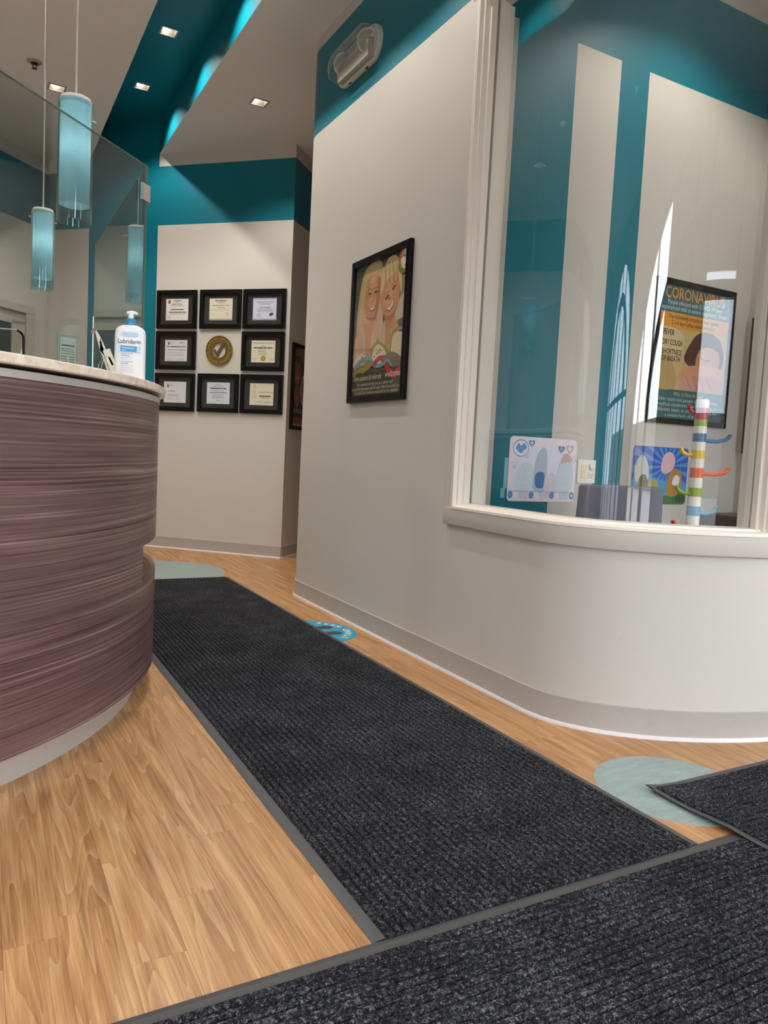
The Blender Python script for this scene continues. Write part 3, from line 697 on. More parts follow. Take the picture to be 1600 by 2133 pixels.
def downlight(x, y, z, label, group=None, on=True):
    t = thing('downlight', (x, y, z), label, 'downlight', group or 'square recessed downlights')
    dl_meshes(x, y, z, t)
    o = bpy.data.objects.new('downlight_lamp', SPOT); COL.objects.link(o); o.parent = t; o.location = (0, 0, -0.006); return t
downlight(*L_REC[0], RZ, 'square downlight in the teal ceiling recess, nearer one of the two in view')
downlight(*L_REC[1], RZ, 'square downlight in the teal ceiling recess, farther one toward the certificate wall')
for p, w_ in zip(L_REC[2:], ('first', 'second', 'third')): downlight(*p, RZ, 'square downlight in the teal recess, %s one overhead beyond the top of the view' % w_, 'overhead downlights outside the view')
downlight(*L_SOF[0], CZ, 'square downlight in the grey soffit between the recess and the curved wall')
downlight(*L_SOF[1], CZ, 'square downlight in the grey ceiling by the entrance', 'overhead downlights outside the view')
downlight(*L_LEFT[0], CZ, 'square downlight in the grey ceiling over the desk beside the sprinkler')
for p, w_ in zip(L_LEFT[1:], ('over the desk chair', 'over the inner desk', 'by the front windows', 'over the waiting side')): downlight(*p, CZ, 'square ceiling downlight %s, seen only mirrored in the curved window' % w_, 'overhead downlights outside the view')
downlight(*L_PLAY[0], CZ, 'unseen square downlight added in the playroom ceiling to light the room', 'overhead downlights outside the view')  # added lamp, out of view, to light the room behind the curved glass

# sprinkler
sp = V3((0.333, 5.711, CZ)); t = thing('sprinkler', sp, 'small dark fire sprinkler head in the grey ceiling', 'sprinkler')
M_SPK = simple('aged_bronze', (60, 52, 48), 0.35, 0.7)
part('escutcheon', MB().lathe([(0.018, 0.0), (0.045, 0.0), (0.045, -0.005), (0.034, -0.012), (0.018, -0.012)], sp, 28), M_TRIM_S, t)
part('body', MB().lathe([(0.0001, 0.0), (0.026, 0.0), (0.024, -0.014), (0.010, -0.020), (0.0001, -0.020)], sp, 20).tube([sp+V3((0.011, 0, -0.018)), sp+V3((0.012, 0, -0.030)), sp+V3((0.004, 0, -0.043))], 0.0028, 6).tube([sp+V3((-0.011, 0, -0.018)), sp+V3((-0.012, 0, -0.030)), sp+V3((-0.004, 0, -0.043))], 0.0028, 6), M_SPK, t)
part('deflector', MB().lathe([(0.0001, -0.042), (0.016, -0.043), (0.017, -0.046), (0.0001, -0.047)], sp, 16), M_SPK, t)

# ================================================================== emergency light on the curved wall
el = V3((WX, 3.79, 3.035)); t = thing('emergency_light', el, 'oval twin-lamp emergency light with clear cover on the teal band', 'emergency light')
fr = (el, V3((0, -1, 0)), V3((0, 0, 1)), V3((-1, 0, 0)))
def stadium(w, h, n=10):
    r = h/2; p = []
    for i in range(n+1): a = -math.pi/2+math.pi*i/n; p.append((w/2-r+r*math.cos(a), r*math.sin(a)))
    for i in range(n+1): a = math.pi/2+math.pi*i/n; p.append((-w/2+r+r*math.cos(a), r*math.sin(a)))
    return p
M_ELP = simple('warm_grey_plastic', (172, 166, 154), 0.4); M_ELB = simple('pale_grey_plastic', (212, 208, 200), 0.4)
def dome(w, h, steps):
    mm = MB(); rings = []; 
    for (sx_, sy_, d) in steps: rings.append([fr[0]+fr[1]*p[0]*sx_+fr[2]*p[1]*sy_+fr[3]*d for p in stadium(w, h)])
    n = len(rings[0]); vv = [v for r in rings for v in r]; ff = []
    for k in range(len(rings)-1):
        for i in range(n): ff.append((k*n+i, k*n+(i+1) % n, (k+1)*n+(i+1) % n, (k+1)*n+i))
    ff.append(tuple((len(rings)-1)*n+i for i in range(n))); mm.add(vv, ff, True); return mm
EW, EH = 0.50, 0.185
part('back_plate', dome(EW, EH, [(1, 1, 0.0), (1, 1, 0.018), (0.985, 0.96, 0.026), (0.90, 0.80, 0.028)]), M_ELB, t)
part('housing', MB().prism([(-0.16, -0.082), (0.20, -0.082), (0.20, 0.012), (0.09, 0.012), (0.06, -0.01), (-0.06, -0.01), (-0.09, 0.012), (-0.16, 0.0)], 0.02, 0.058, fr), M_ELP, t)
M_REFL = simple('silvered_reflector', (236, 232, 226), 0.22, 0.35, vary=0.05)
AX = V3((-0.62, -0.70, -0.34)).normalized()
for sx_ in (-0.135, 0.150):
    c = fr[0]+fr[1]*sx_+fr[2]*0.012+fr[3]*0.030
    h = part('lamp_head', MB().lathe([(0.016, -0.006), (0.040, 0.002), (0.053, 0.018), (0.055, 0.024)], c, 28, axis=AX), M_REFL, t, 'silvered lamp reflector')
    part('bulb', MB().lathe([(0.0001, 0.016), (0.008, 0.014), (0.009, 0.004), (0.006, -0.004)], c, 12, axis=AX), simple('bulb_glass_white', (250, 248, 240), 0.15), h)
    part('lens', MB().lathe([(0.0001, 0.028), (0.03, 0.0275), (0.055, 0.024)], c, 28, axis=AX), thin_glass('lamp_lens', (0.95, 0.95, 0.94, 1), 0.12, 0.08), h)
    part('lens_rim', MB().lathe([(0.052, 0.0235), (0.0585, 0.0235), (0.0585, 0.028), (0.052, 0.0285), (0.052, 0.0235)], c, 28, axis=AX), M_ELB, h)
rb = MB()
for k in range(7): rb.obox(el, fr[1], fr[2], fr[3], (-0.075+0.0, 0.012+k*0.0095, 0.062), (0.085, 0.0155+k*0.0095, 0.066))
part('lens_rib', rb, thin_glass('clear_ribbed_plastic', (0.93, 0.92, 0.9, 1), 0.10), t)
part('clear_cover', dome(EW*0.95, EH*0.92, [(1, 1, 0.024), (0.995, 0.985, 0.070), (0.96, 0.90, 0.090), (0.90, 0.72, 0.100), (0.75, 0.35, 0.104)]), thin_glass('clear_cover_plastic', (0.95, 0.95, 0.94, 1), 0.06, 0.03), t)
for yv in (-0.10, 0.10): part('clip_slot', MB().obox(el, fr[1], fr[2], fr[3], (yv-0.014, -0.0935, 0.006), (yv+0.014, -0.090, 0.016)), M_BLACK, t)

# ================================================================== mats
def ribbed(x0, x1, y0, y1, z, along, pitch=0.021, hgt=0.006, zf=None):
    mm = MB(); zf = zf or (lambda x, y: 0.0)
    a0, a1, b0, b1 = (x0, x1, y0, y1) if along == 'y' else (y0, y1, x0, x1)
    n = max(1, round((a1-a0)/pitch)); p = (a1-a0)/n; prof = []
    for i in range(n):
        c = a0+i*p; prof += [(c+0.10*p, 0.0), (c+0.24*p, hgt), (c+0.86*p, hgt), (c+1.0*p, 0.0)]
    prof = [(a0, 0.0)]+prof
    nb = max(2, int((b1-b0)/0.12)); vv = []; ff = []; m_ = len(prof)
    rows = [(b0, True)]+[(b0+(b1-b0)*j/nb, False) for j in range(nb+1)]+[(b1, True)]
    for (b, low_) in rows:
        for (a, h) in prof:
            x, y = (a, b) if along == 'y' else (b, a); vv.append((x, y, (0.0006 if low_ else z+h)+zf(x, y)))
    for j in range(nb+2):
        for k in range(m_-1): ff.append((j*m_+k, j*m_+k+1, (j+1)*m_+k+1, (j+1)*m_+k))
    mm.add(vv, ff); return mm
def border(x0, x1, y0, y1, w, z, zf=None, seg=0.06, near=True, wl=None, right=True):
    zf = zf or (lambda x, y: 0.0); mm = MB()
    def strip(ax, bx, ay, by, out):   # rectangle, outer side tapers to the floor
        L = max(bx-ax, by-ay); n = max(2, int(L/seg)); horiz = (bx-ax) > (by-ay); vv = []
        for i in range(n+1):
            if horiz: x = ax+(bx-ax)*i/n; P = [(x, ay), (x, by)] if out == 'lo' else [(x, by), (x, ay)]
            else: y = ay+(by-ay)*i/n; P = [(ax, y), (bx, y)] if out == 'lo' else [(bx, y), (ax, y)]
            o_, i_ = P; mid = (o_[0]*0.6+i_[0]*0.4, o_[1]*0.6+i_[1]*0.4)
            for q, zz in ((o_, 0.0004), (o_, 0.0014), (mid, z), (i_, z+0.0008), (i_, 0.0004)): vv.append((q[0], q[1], zz+zf(*q)))
        mm.add(vv, [(i*5+k, i*5+(k+1) % 5, i*5+5+(k+1) % 5, i*5+5+k) for i in range(n) for k in range(5)])
    yn = y0+w if near else y0
    if near: strip(x0, x1, y0, y0+w, 'lo')
    strip(x0, x1, y1-w, y1, 'hi'); strip(x0, x0+(wl or w), yn, y1-w, 'lo'); 
    if right: strip(x1-w, x1, yn, y1-w, 'hi')
    return mm
def mat(name, x0, x1, y0, y1, along, label, zf=None, w=0.028, z=0.004, near=True, wl=None, right=True):
    t = thing(name, ((x0+x1)/2, (y0+y1)/2, 0), label, 'mat', 'charcoal ribbed entrance mats')
    part('backing', MB().box((x0+(0.1 if zf else w*.5), y0+(w*.5 if near else 0), 0.0008), (x1-w*.5, y1-w*.5, 0.0028)), M_CARPET, t)
    part('carpet', ribbed(x0+(wl or w), x1-(w if right else 0), y0+(w if near else 0), y1-w, z, along, zf=zf), M_CARPET, t)
    part('rubber_border', border(x0, x1, y0, y1, w, z, zf, near=near, wl=wl, right=right), M_RUBBER, t, 'dark grey rubber border'); return t
mat('runner_mat', 0.670, 1.588, 1.1782, 5.14, 'y', 'long charcoal ribbed runner mat down the corridor beside the desk', near=False)
def z_front(x, y):      # lies over the near end of the runner
    t1 = max(0.0, min(1.0, (x-0.50)/0.17)); t2 = 1.0-max(0.0, min(1.0, (x-1.57)/0.10)); return 0.0007+0.0*t1*t2
mat('entrance_mat', -0.55, 1.716, -0.30, 1.178, 'x', 'charcoal ribbed mat across the entrance in the foreground', z_front, z=0.0045, w=0.036, right=False)
def z_side(x, y):       # rides up over the entrance mat, its free corner curls
    lap = max(0.0, min(1.0, (1.30-y)/0.12)); lap = lap*lap*(3-2*lap)
    edge = max(0.0, 1-(x-1.712)/0.16); far_ = max(0.0, min(1.0, (y-1.12)/0.15))
    d = math.hypot(x-1.712, y-1.457); curl = max(0.0, 1-d/0.09)
    return 0.0125*lap + 0.008*edge*edge*far_ + 0.007*curl*curl
mat('side_mat', 1.706, 3.4, 0.54, 1.457, 'x', 'charcoal ribbed mat with a curled corner overlapping the sage floor disc', z_side, wl=0.014)

# floor sticker
st = V3((1.505, 3.486, 0)); t = thing('floor_sticker', st, 'round blue floor sticker with footprints, half under the runner mat', 'sticker')
part('vinyl_disc', MB().lathe([(0.0001, 0.0007), (0.2505, 0.0007), (0.2508, 0.0001)], st, 64, smooth=False), simple('sky_blue_vinyl', (28, 150, 192), 0.35, vary=0.04), t)
ar = Art(st+V3((0, 0, 0.0008)), (0, 1, 0), (-1, 0, 0), (0, 0, 1), 1, 1); ar.clip = False     # print's own up points to -x
for sx_ in (-1, 1):
    ar.blob([(sx_*0.062, -0.165), (sx_*0.062+0.03, -0.145), (sx_*0.062+0.03, -0.09), (sx_*0.062+0.024, -0.02), (sx_*0.062+0.04, 0.05), (sx_*0.062+0.03, 0.13), (sx_*0.062, 0.15), (sx_*0.062-0.03, 0.13), (sx_*0.062-0.04, 0.05), (sx_*0.062-0.024, -0.02), (sx_*0.062-0.03, -0.09), (sx_*0.062-0.03, -0.145)], (58, 56, 58))
word = 'STAND HERE'; Rr = 0.226
for i, ch in enumerate(word):
    if ch == ' ': continue
    a = -90+(i-(len(word)-1)/2)*11.2
    ar.text(ch, Rr*math.cos(rad(a)), Rr*math.sin(rad(a)), 0.048, (238, 240, 196), rot=a+90, bold=0.001)
part('print', ar.mb, M_PRINT, t)

# ================================================================== framed things
def framed(name, o_, U, N, w, h, fw_, depth, label, cat, group=None, fmat=M_BLACK, mount=None, mount_mat=None, glass=True):
    """o_ lower-left-back corner on the wall; U along the wall, N out of it. Returns thing, Art for the print."""
    U = V3(U).normalized(); N = V3(N).normalized(); o_ = V3(o_)
    t = thing(name, o_+U*w/2, label, cat, group)
    f = MB(); g = 0.002
    for (a, b) in (((0, 0), (w, fw_)), ((0, h-fw_), (w, h)), ((0, fw_), (fw_, h-fw_)), ((w-fw_, fw_), (w, h-fw_))):
        f.obox(o_, U, Zv, N, (a[0], a[1], g), (b[0], b[1], depth), 0.0025)
        # raised inner lip
    for (a, b) in (((fw_*0.62, fw_*0.62), (w-fw_*0.62, fw_)), ((fw_*0.62, h-fw_), (w-fw_*0.62, h-fw_*0.62)), ((fw_*0.62, fw_), (fw_, h-fw_)), ((w-fw_, fw_), (w-fw_*0.62, h-fw_))):
        f.obox(o_, U, Zv, N, (a[0], a[1], depth-0.001), (b[0], b[1], depth+0.0025))
    part('frame', f, fmat, t)
    part('backing', MB().obox(o_, U, Zv, N, (fw_*0.5, fw_*0.5, g), (w-fw_*0.5, h-fw_*0.5, 0.006)), mount_mat or M_MATB, t)
    if glass: part('glazing', MB().obox(o_, U, Zv, N, (fw_*0.8, fw_*0.8, depth-0.005), (w-fw_*0.8, h-fw_*0.8, depth-0.004)), M_PANE, t)
    mx, my = mount if mount else (fw_, fw_)
    ar = Art(o_+U*mx+Zv*my+N*0.0062, U, (0, 0, 1), N, w-2*mx, h-2*my)
    return t, ar

# eight certificates on the angled wall
cU = V3((1, -1, 0)).normalized(); cN = V3((-1, -1, 0)).normalized()
def CWp(s, z): return V3((BR[0], BR[1], 0)) - cU*s + V3((0, 0, z))     # s = distance from the right-hand corner
CW_, CH_ = 0.392, 0.327
INK = (40, 38, 40); GR = (120, 118, 118)
def cert(s, z, paper, label, draw, mm=None, pw=0.218, ph=0.182):
    t, ar = framed('certificate_frame', CWp(s+CW_, z), cU, cN, CW_, CH_, 0.036, 0.022, label, 'certificate', 'framed certificates around the gold seal', mount=((CW_-pw)/2, (CH_-ph)/2), mount_mat=mm or M_MATB)
    ar.rect(0, 0, pw, ph, paper); draw(ar, pw, ph); part('certificate', ar.mb, M_PRINT, t)
def d1(a, w, h):
    a.ell(0.032, h-0.026, 0.016, 0.017, (182, 150, 90)).ell(0.032, h-0.026, 0.008, 0.010, (150, 70, 50))
    a.lines(0.075, 0.15, h-0.02, 1, 0.01, 0.007, INK, 0, 11).lines(0.10, 0.12, h-0.033, 1, 0.01, 0.005, INK, 0, 12).lines(0.06, 0.16, h-0.048, 1, 0.01, 0.006, INK, 0, 13).lines(0.04, 0.18, h-0.060, 1, 0.01, 0.004, GR, 0, 14)
    a.lines(0.045, 0.175, h-0.095, 1, 0.01, 0.008, INK, 0, 15).lines(0.028, 0.20, h-0.118, 1, 0.01, 0.009, INK, 0, 16).lines(0.04, 0.185, h-0.130, 1, 0.01, 0.003, GR, 0, 17).lines(0.012, 0.05, h-0.146, 3, 0.010, 0.003, GR, 0.3, 18)
def d2(a, w, h):
    a.rect(0, 0.0, w, 0.012, (176, 172, 182)).lines(0.055, 0.165, h-0.026, 1, 0.01, 0.013, GR, 0, 21).lines(0.08, 0.145, h-0.038, 1, 0.01, 0.005, GR, 0, 22).lines(0.03, 0.19, h-0.062, 1, 0.01, 0.007, GR, 0, 23).lines(0.08, 0.15, h-0.08, 1, 0.01, 0.005, GR, 0, 24)
    a.lines(0.02, 0.20, h-0.092, 2, 0.008, 0.002, (170, 166, 150), 0.1, 25).stroke([(0.02, 0.045), (0.035, 0.055), (0.05, 0.042)], 0.0018, GR).stroke([(0.155, 0.05), (0.17, 0.066), (0.168, 0.042), (0.19, 0.045)], 0.0025, GR)
def d3(a, w, h):
    for (r0) in ((0, 0, w, 0.012), (0, h-0.012, w, h), (0, 0, 0.006, h), (w-0.006, 0, w, h)): a.rect(*r0, (168, 172, 204))
    a.text('International Association', w/2, h-0.038, 0.021, INK, width=0.155).text('For Orthodontics', w/2, h-0.055, 0.019, INK, width=0.11)
    a.lines(0.06, 0.165, h-0.082, 1, 0.01, 0.005, INK, 0, 31).lines(0.04, 0.19, h-0.094, 3, 0.009, 0.003, GR, 0.1, 32).lines(0.035, 0.09, h-0.135, 3, 0.010, 0.003, GR, 0.3, 33).blob([(0.15, 0.045), (0.165, 0.06), (0.187, 0.06), (0.19, 0.045), (0.175, 0.034), (0.156, 0.036)], (88, 88, 96))
def d4(a, w, h):
    a.blob([(0.03, h-0.035), (0.034, h-0.018), (0.042, h-0.02), (0.044, h-0.036), (0.037, h-0.042)], (50, 52, 54)).lines(0.05, 0.085, h-0.024, 2, 0.008, 0.003, GR, 0.2, 41).lines(0.14, 0.19, h-0.026, 1, 0.01, 0.006, INK, 0, 42)
    a.lines(0.02, 0.205, h-0.062, 1, 0.01, 0.010, (90, 90, 94), 0, 43).lines(0.03, 0.205, h-0.088, 1, 0.01, 0.006, GR, 0, 44).lines(0.02, 0.205, h-0.104, 4, 0.010, 0.0025, (150, 150, 152), 0.1, 45).lines(0.02, 0.09, 0.02, 2, 0.012, 0.0025, GR, 0.3, 46).lines(0.12, 0.20, 0.02, 2, 0.012, 0.0025, GR, 0.3, 47)
def d5(a, w, h):
    a.text('Dental Development Seminars', w/2, h-0.026, 0.017, INK, width=0.185).lines(0.09, 0.13, h-0.048, 1, 0.01, 0.005, GR, 0, 51).lines(0.02, 0.20, h-0.066, 1, 0.01, 0.010, INK, 0, 52).lines(0.06, 0.16, h-0.082, 4, 0.012, 0.004, GR, 0.3, 53)
    a.ell(w/2+0.002, 0.034, 0.022, 0.022, (150, 136, 40)).ell(w/2+0.002, 0.034, 0.016, 0.016, (186, 170, 66)).lines(0.01, 0.06, 0.028, 1, 0.01, 0.003, GR, 0.2, 54).lines(0.165, 0.21, 0.028, 1, 0.01, 0.003, GR, 0.2, 55)
def d6(a, w, h):
    a.blob([(0.032, h-0.045), (0.036, h-0.024), (0.044, h-0.026), (0.046, h-0.046), (0.039, h-0.052)], (50, 52, 54)).lines(0.055, 0.10, h-0.03, 2, 0.008, 0.003, GR, 0.2, 61).lines(0.04, 0.115, h-0.085, 1, 0.01, 0.006, GR, 0, 62).lines(0.035, 0.175, h-0.115, 2, 0.011, 0.003, GR, 0.3, 63)
    a.stroke([(0.04, 0.03), (0.055, 0.042), (0.07, 0.028), (0.085, 0.04)], 0.002, GR).stroke([(0.12, 0.025), (0.14, 0.045), (0.15, 0.026), (0.17, 0.036)], 0.002, GR)
def d7(a, w, h):
    a.lines(0.08, 0.14, h-0.02, 1, 0.01, 0.004, GR, 0, 71).lines(0.06, 0.16, h-0.036, 1, 0.01, 0.004, GR, 0, 72).lines(0.035, 0.185, h-0.056, 1, 0.01, 0.010, INK, 0, 73).lines(0.06, 0.16, h-0.074, 1, 0.01, 0.004, GR, 0, 74).lines(0.03, 0.19, h-0.09, 1, 0.01, 0.007, (90, 92, 96), 0, 75).lines(0.05, 0.17, h-0.106, 4, 0.010, 0.003, GR, 0.2, 76).lines(0.09, 0.13, 0.025, 1, 0.01, 0.004, GR, 0, 77)
def d8(a, w, h):
    a.stroke([(0.032, h-0.03), (0.042, h-0.012), (0.048, h-0.028)], 0.003, (70, 72, 74)).lines(0.022, 0.06, h-0.04, 1, 0.01, 0.003, GR, 0, 81).lines(0.022, 0.06, h-0.065, 5, 0.014, 0.003, GR, 0.2, 82).text('Certificate of Membership', 0.145, h-0.078, 0.014, INK, width=0.135)
    a.lines(0.09, 0.195, h-0.112, 1, 0.01, 0.011, INK, 0, 84).lines(0.10, 0.18, h-0.124, 1, 0.01, 0.004, GR, 0, 85).lines(0.06, 0.12, 0.024, 1, 0.01, 0.004, GR, 0.1, 86).lines(0.135, 0.205, 0.024, 1, 0.01, 0.004, GR, 0.1, 87)
S0, S1, S2 = 0.862, 0.440, 0.033; Z0, Z1, Z2 = 1.918, 1.568, 1.216
WHT, CRM, BLU = (232, 230, 228), (228, 224, 200), (214, 226, 234)
cert(S0, Z0, WHT, 'top certificate next to the teal stripe, white sheet with a small crest', d1)
cert(S1, Z0, CRM, 'top middle certificate, pale cream sheet in a wide black frame', d2, M_MATB2)
cert(S2, Z0, (214, 218, 238), 'top certificate nearest the wall corner, lilac-bordered orthodontics sheet', d3, M_MATB2)
cert(S0, Z1, (224, 225, 232), 'middle-row certificate next to the teal stripe, beside the gold seal', d4)
cert(S2, Z1, CRM, 'middle-row certificate with a gold seal printed on cream paper', d5, M_MATB)
cert(S0, Z2-0.006, (226, 224, 230), 'bottom certificate next to the desk end, white sheet with a dark inner line', d6, M_MATB2)
cert(S1, Z2-0.004, BLU, 'bottom middle certificate, pale blue sheet under the gold seal', d7, M_MATB2)
cert(S2, Z2-0.004, CRM, 'bottom certificate nearest the wall corner, cream membership sheet', d8, M_MATB2)

# gold seal
gsO = CWp(0.639, 1.736); M_GOLD = simple('antique_gold', (150, 122, 62), 0.36, 0.85, vary=0.25, scale=90)
seal = thing('gold_seal', CWp(0.639, 1.612), 'round gold wall seal with a tick in its open centre', 'wall seal')
sf = (gsO, cU, Zv, cN)
def ringm(r0, r1, d0, d1, n=56):
    vv = []; ff = []
    for i in range(n):
        c, s = math.cos(2*math.pi*i/n), math.sin(2*math.pi*i/n)
        for r, d in ((r0, d0), (r0, d1), (r1, d1), (r1, d0)): vv.append(gsO+cU*r*c+Zv*r*s+cN*d)
    for i in range(n):
        for k in range(4): ff.append((i*4+k, i*4+(k+1) % 4, ((i+1) % n)*4+(k+1) % 4, ((i+1) % n)*4+k))
    return MB().add(vv, ff)
part('ring', ringm(0.066, 0.123, 0.002, 0.010), M_GOLD, seal)
part('rim', ringm(0.118, 0.1245, 0.002, 0.014), M_GOLD, seal); part('inner_rim', ringm(0.064, 0.070, 0.002, 0.014), M_GOLD, seal)
M_PGOLD = simple('pale_gold', (190, 168, 100), 0.35, 0.8)
for i in range(40):
    a = 2*math.pi*i/40
    if i % 10 == 0: continue
    c, s = math.cos(a), math.sin(a); u_ = cU*(-s)+Zv*c; v_ = cU*c+Zv*s
    part('raised_letter', MB().obox(gsO, u_, v_, cN, (-0.005, 0.094, 0.009), (0.0035, 0.112, 0.0135)), M_PGOLD, seal)
for k in range(5):
    a = rad(90+(k-2)*17); ctr = (0.081*math.cos(a), 0.081*math.sin(a))
    star = [(ctr[0]+(0.0075 if i % 2 == 0 else 0.003)*math.cos(math.pi/2+i*math.pi/5), ctr[1]+(0.0075 if i % 2 == 0 else 0.003)*math.sin(math.pi/2+i*math.pi/5)) for i in range(10)]
    part('star', MB().prism(star, 0.009, 0.0135, sf), simple('star_gold', (206, 190, 130), 0.3, 0.8), seal)
part('tick', MB().prism([(-0.054, -0.004), (-0.040, 0.014), (-0.020, -0.014), (0.030, 0.062), (0.058, 0.066), (-0.016, -0.056)], 0.002, 0.013, sf), simple('brushed_bronze', (128, 112, 78), 0.35, 0.8), seal)

# ---- welcome poster on the curved wall
t, a = framed('poster_frame', V3((WX, 3.737, 1.193)), (0, -1, 0), (-1, 0, 0), 0.622, 0.750, 0.034, 0.022, 'black-framed welcome poster of two smiling people on the curved wall', 'poster')
W_, H_ = a.w, a.h    # 0.554 x 0.682
def sc(p): return [(x*W_, y*H_) for x, y in p]
a.rect(0, 0, W_, H_, (84, 82, 62))
a.blob(sc([(0.0, 0.7), (0.25, 1.0), (0.6, 1.0), (1.0, 1.0), (1.0, 0.7), (0.8, 0.62), (0.4, 0.66)]), (66, 68, 50)); a.blob(sc([(0.76, 0.62), (1.0, 0.66), (1.0, 0.84), (0.84, 0.82)]), (168, 140, 92)); a.blob(sc([(0.56, 0.90), (0.78, 0.98), (1.0, 1.0), (1.0, 0.84), (0.78, 0.84)]), (58, 66, 44))
# woman: hair, shoulders, face
a.blob(sc([(0.05, 0.45), (0.06, 0.7), (0.14, 0.92), (0.30, 1.0), (0.48, 0.99), (0.56, 0.88), (0.55, 0.70), (0.50, 0.62), (0.25, 0.5)]), (206, 176, 120))
a.blob(sc([(0.10, 0.55), (0.13, 0.78), (0.22, 0.92), (0.17, 0.72)]), (226, 202, 152)); a.blob(sc([(0.0, 0.24), (0.02, 0.46), (0.16, 0.55), (0.36, 0.55), (0.52, 0.62), (0.56, 0.45), (0.46, 0.25)]), (196, 150, 122))
a.blob(sc([(0.22, 0.42), (0.30, 0.56), (0.42, 0.56), (0.44, 0.42), (0.34, 0.28)]), (214, 152, 108))
a.blob(sc([(0.02, 0.26), (0.05, 0.46), (0.18, 0.54), (0.24, 0.40), (0.20, 0.26)]), (216, 178, 150)); a.blob(sc([(0.36, 0.34), (0.40, 0.50), (0.53, 0.64), (0.58, 0.50), (0.54, 0.36)]), (222, 186, 158))
for k in range(4): a.stroke(sc([(0.08+0.03*k, 0.50), (0.10+0.03*k, 0.38), (0.13+0.02*k, 0.28)]), 0.004, (176, 134, 108)); a.stroke(sc([(0.42+0.03*k, 0.56+0.015*k), (0.43+0.025*k, 0.46), (0.40+0.03*k, 0.36)]), 0.004, (184, 142, 116))
a.blob(sc([(0.20, 0.70), (0.22, 0.84), (0.32, 0.92), (0.44, 0.90), (0.50, 0.78), (0.48, 0.66), (0.40, 0.55), (0.30, 0.56), (0.23, 0.62)]), (208, 144, 98))
a.blob(sc([(0.26, 0.72), (0.30, 0.84), (0.40, 0.86), (0.44, 0.76), (0.40, 0.64), (0.31, 0.64)]), (222, 162, 114))
a.blob(sc([(0.17, 0.76), (0.24, 0.95), (0.40, 0.985), (0.52, 0.90), (0.51, 0.80), (0.44, 0.88), (0.33, 0.90), (0.24, 0.86)]), (214, 186, 132))
a.blob(sc([(0.44, 0.60), (0.50, 0.72), (0.50, 0.84), (0.46, 0.88), (0.45, 0.74), (0.42, 0.64)]), (182, 118, 80)); a.blob(sc([(0.24, 0.60), (0.30, 0.575), (0.40, 0.565), (0.44, 0.60), (0.38, 0.585), (0.30, 0.592)]), (172, 108, 74))
a.blob(sc([(0.27, 0.86), (0.33, 0.895), (0.42, 0.88), (0.40, 0.85), (0.33, 0.845)]), (230, 176, 130)); a.ell(0.265*W_, 0.72*H_, 0.022, 0.018, (220, 148, 108)); a.ell(0.445*W_, 0.72*H_, 0.018, 0.018, (206, 136, 98))
for k in range(7): a.stroke(sc([(0.10+0.022*k, 0.56+0.03*k), (0.105+0.02*k, 0.72), (0.17+0.022*k, 0.88+0.008*k)]), 0.0035, ((186, 154, 98), (232, 208, 160))[k % 2])
for ex in (0.30, 0.42): a.ell(ex*W_, 0.770*H_, 0.020, 0.0075, (150, 104, 74)); a.ell(ex*W_, 0.772*H_, 0.014, 0.0055, (70, 48, 36)); a.stroke(sc([(ex-0.045, 0.793), (ex, 0.806), (ex+0.045, 0.795)]), 0.0045, (140, 100, 66)); a.stroke(sc([(ex-0.035, 0.752), (ex, 0.746), (ex+0.035, 0.752)]), 0.003, (170, 112, 78))
a.stroke(sc([(0.37, 0.765), (0.375, 0.72), (0.36, 0.704), (0.34, 0.706)]), 0.005, (178, 116, 80)); a.blob(sc([(0.295, 0.668), (0.36, 0.662), (0.425, 0.674), (0.40, 0.642), (0.345, 0.630), (0.31, 0.645)]), (170, 92, 74)); a.blob(sc([(0.307, 0.664), (0.36, 0.658), (0.412, 0.668), (0.39, 0.649), (0.345, 0.641)]), (236, 222, 202))
a.stroke(sc([(0.275, 0.70), (0.27, 0.67), (0.285, 0.645)]), 0.003, (178, 118, 84)); a.stroke(sc([(0.445, 0.705), (0.452, 0.675), (0.44, 0.65)]), 0.003, (168, 108, 76))
# child
a.blob(sc([(0.60, 0.25), (0.60, 0.5), (0.72, 0.56), (0.84, 0.56), (0.86, 0.4), (0.8, 0.25)]), (202, 138, 92)); a.blob(sc([(0.80, 0.44), (0.82, 0.60), (0.90, 0.68), (1.0, 0.68), (1.0, 0.42)]), (206, 190, 160)); a.blob(sc([(0.80, 0.38), (0.84, 0.50), (0.98, 0.52), (1.0, 0.40), (0.92, 0.36)]), (72, 74, 92)); a.blob(sc([(0.50, 0.26), (0.54, 0.44), (0.62, 0.54), (0.64, 0.4), (0.60, 0.26)]), (198, 178, 142))
a.blob(sc([(0.53, 0.70), (0.56, 0.86), (0.68, 0.955), (0.82, 0.92), (0.88, 0.80), (0.86, 0.66), (0.78, 0.55), (0.66, 0.53), (0.57, 0.60)]), (210, 146, 98)); a.blob(sc([(0.60, 0.70), (0.66, 0.80), (0.78, 0.80), (0.82, 0.70), (0.76, 0.60), (0.66, 0.60)]), (224, 164, 114))
a.blob(sc([(0.51, 0.74), (0.53, 0.88), (0.64, 0.98), (0.80, 0.97), (0.90, 0.84), (0.90, 0.70), (0.86, 0.78), (0.80, 0.86), (0.70, 0.84), (0.60, 0.82), (0.56, 0.76)]), (226, 200, 146))
for k in range(6): a.stroke(sc([(0.56+0.05*k, 0.97-0.008*k*k*0.3), (0.58+0.045*k, 0.90), (0.60+0.04*k, 0.82)]), 0.004, (190, 158, 104))
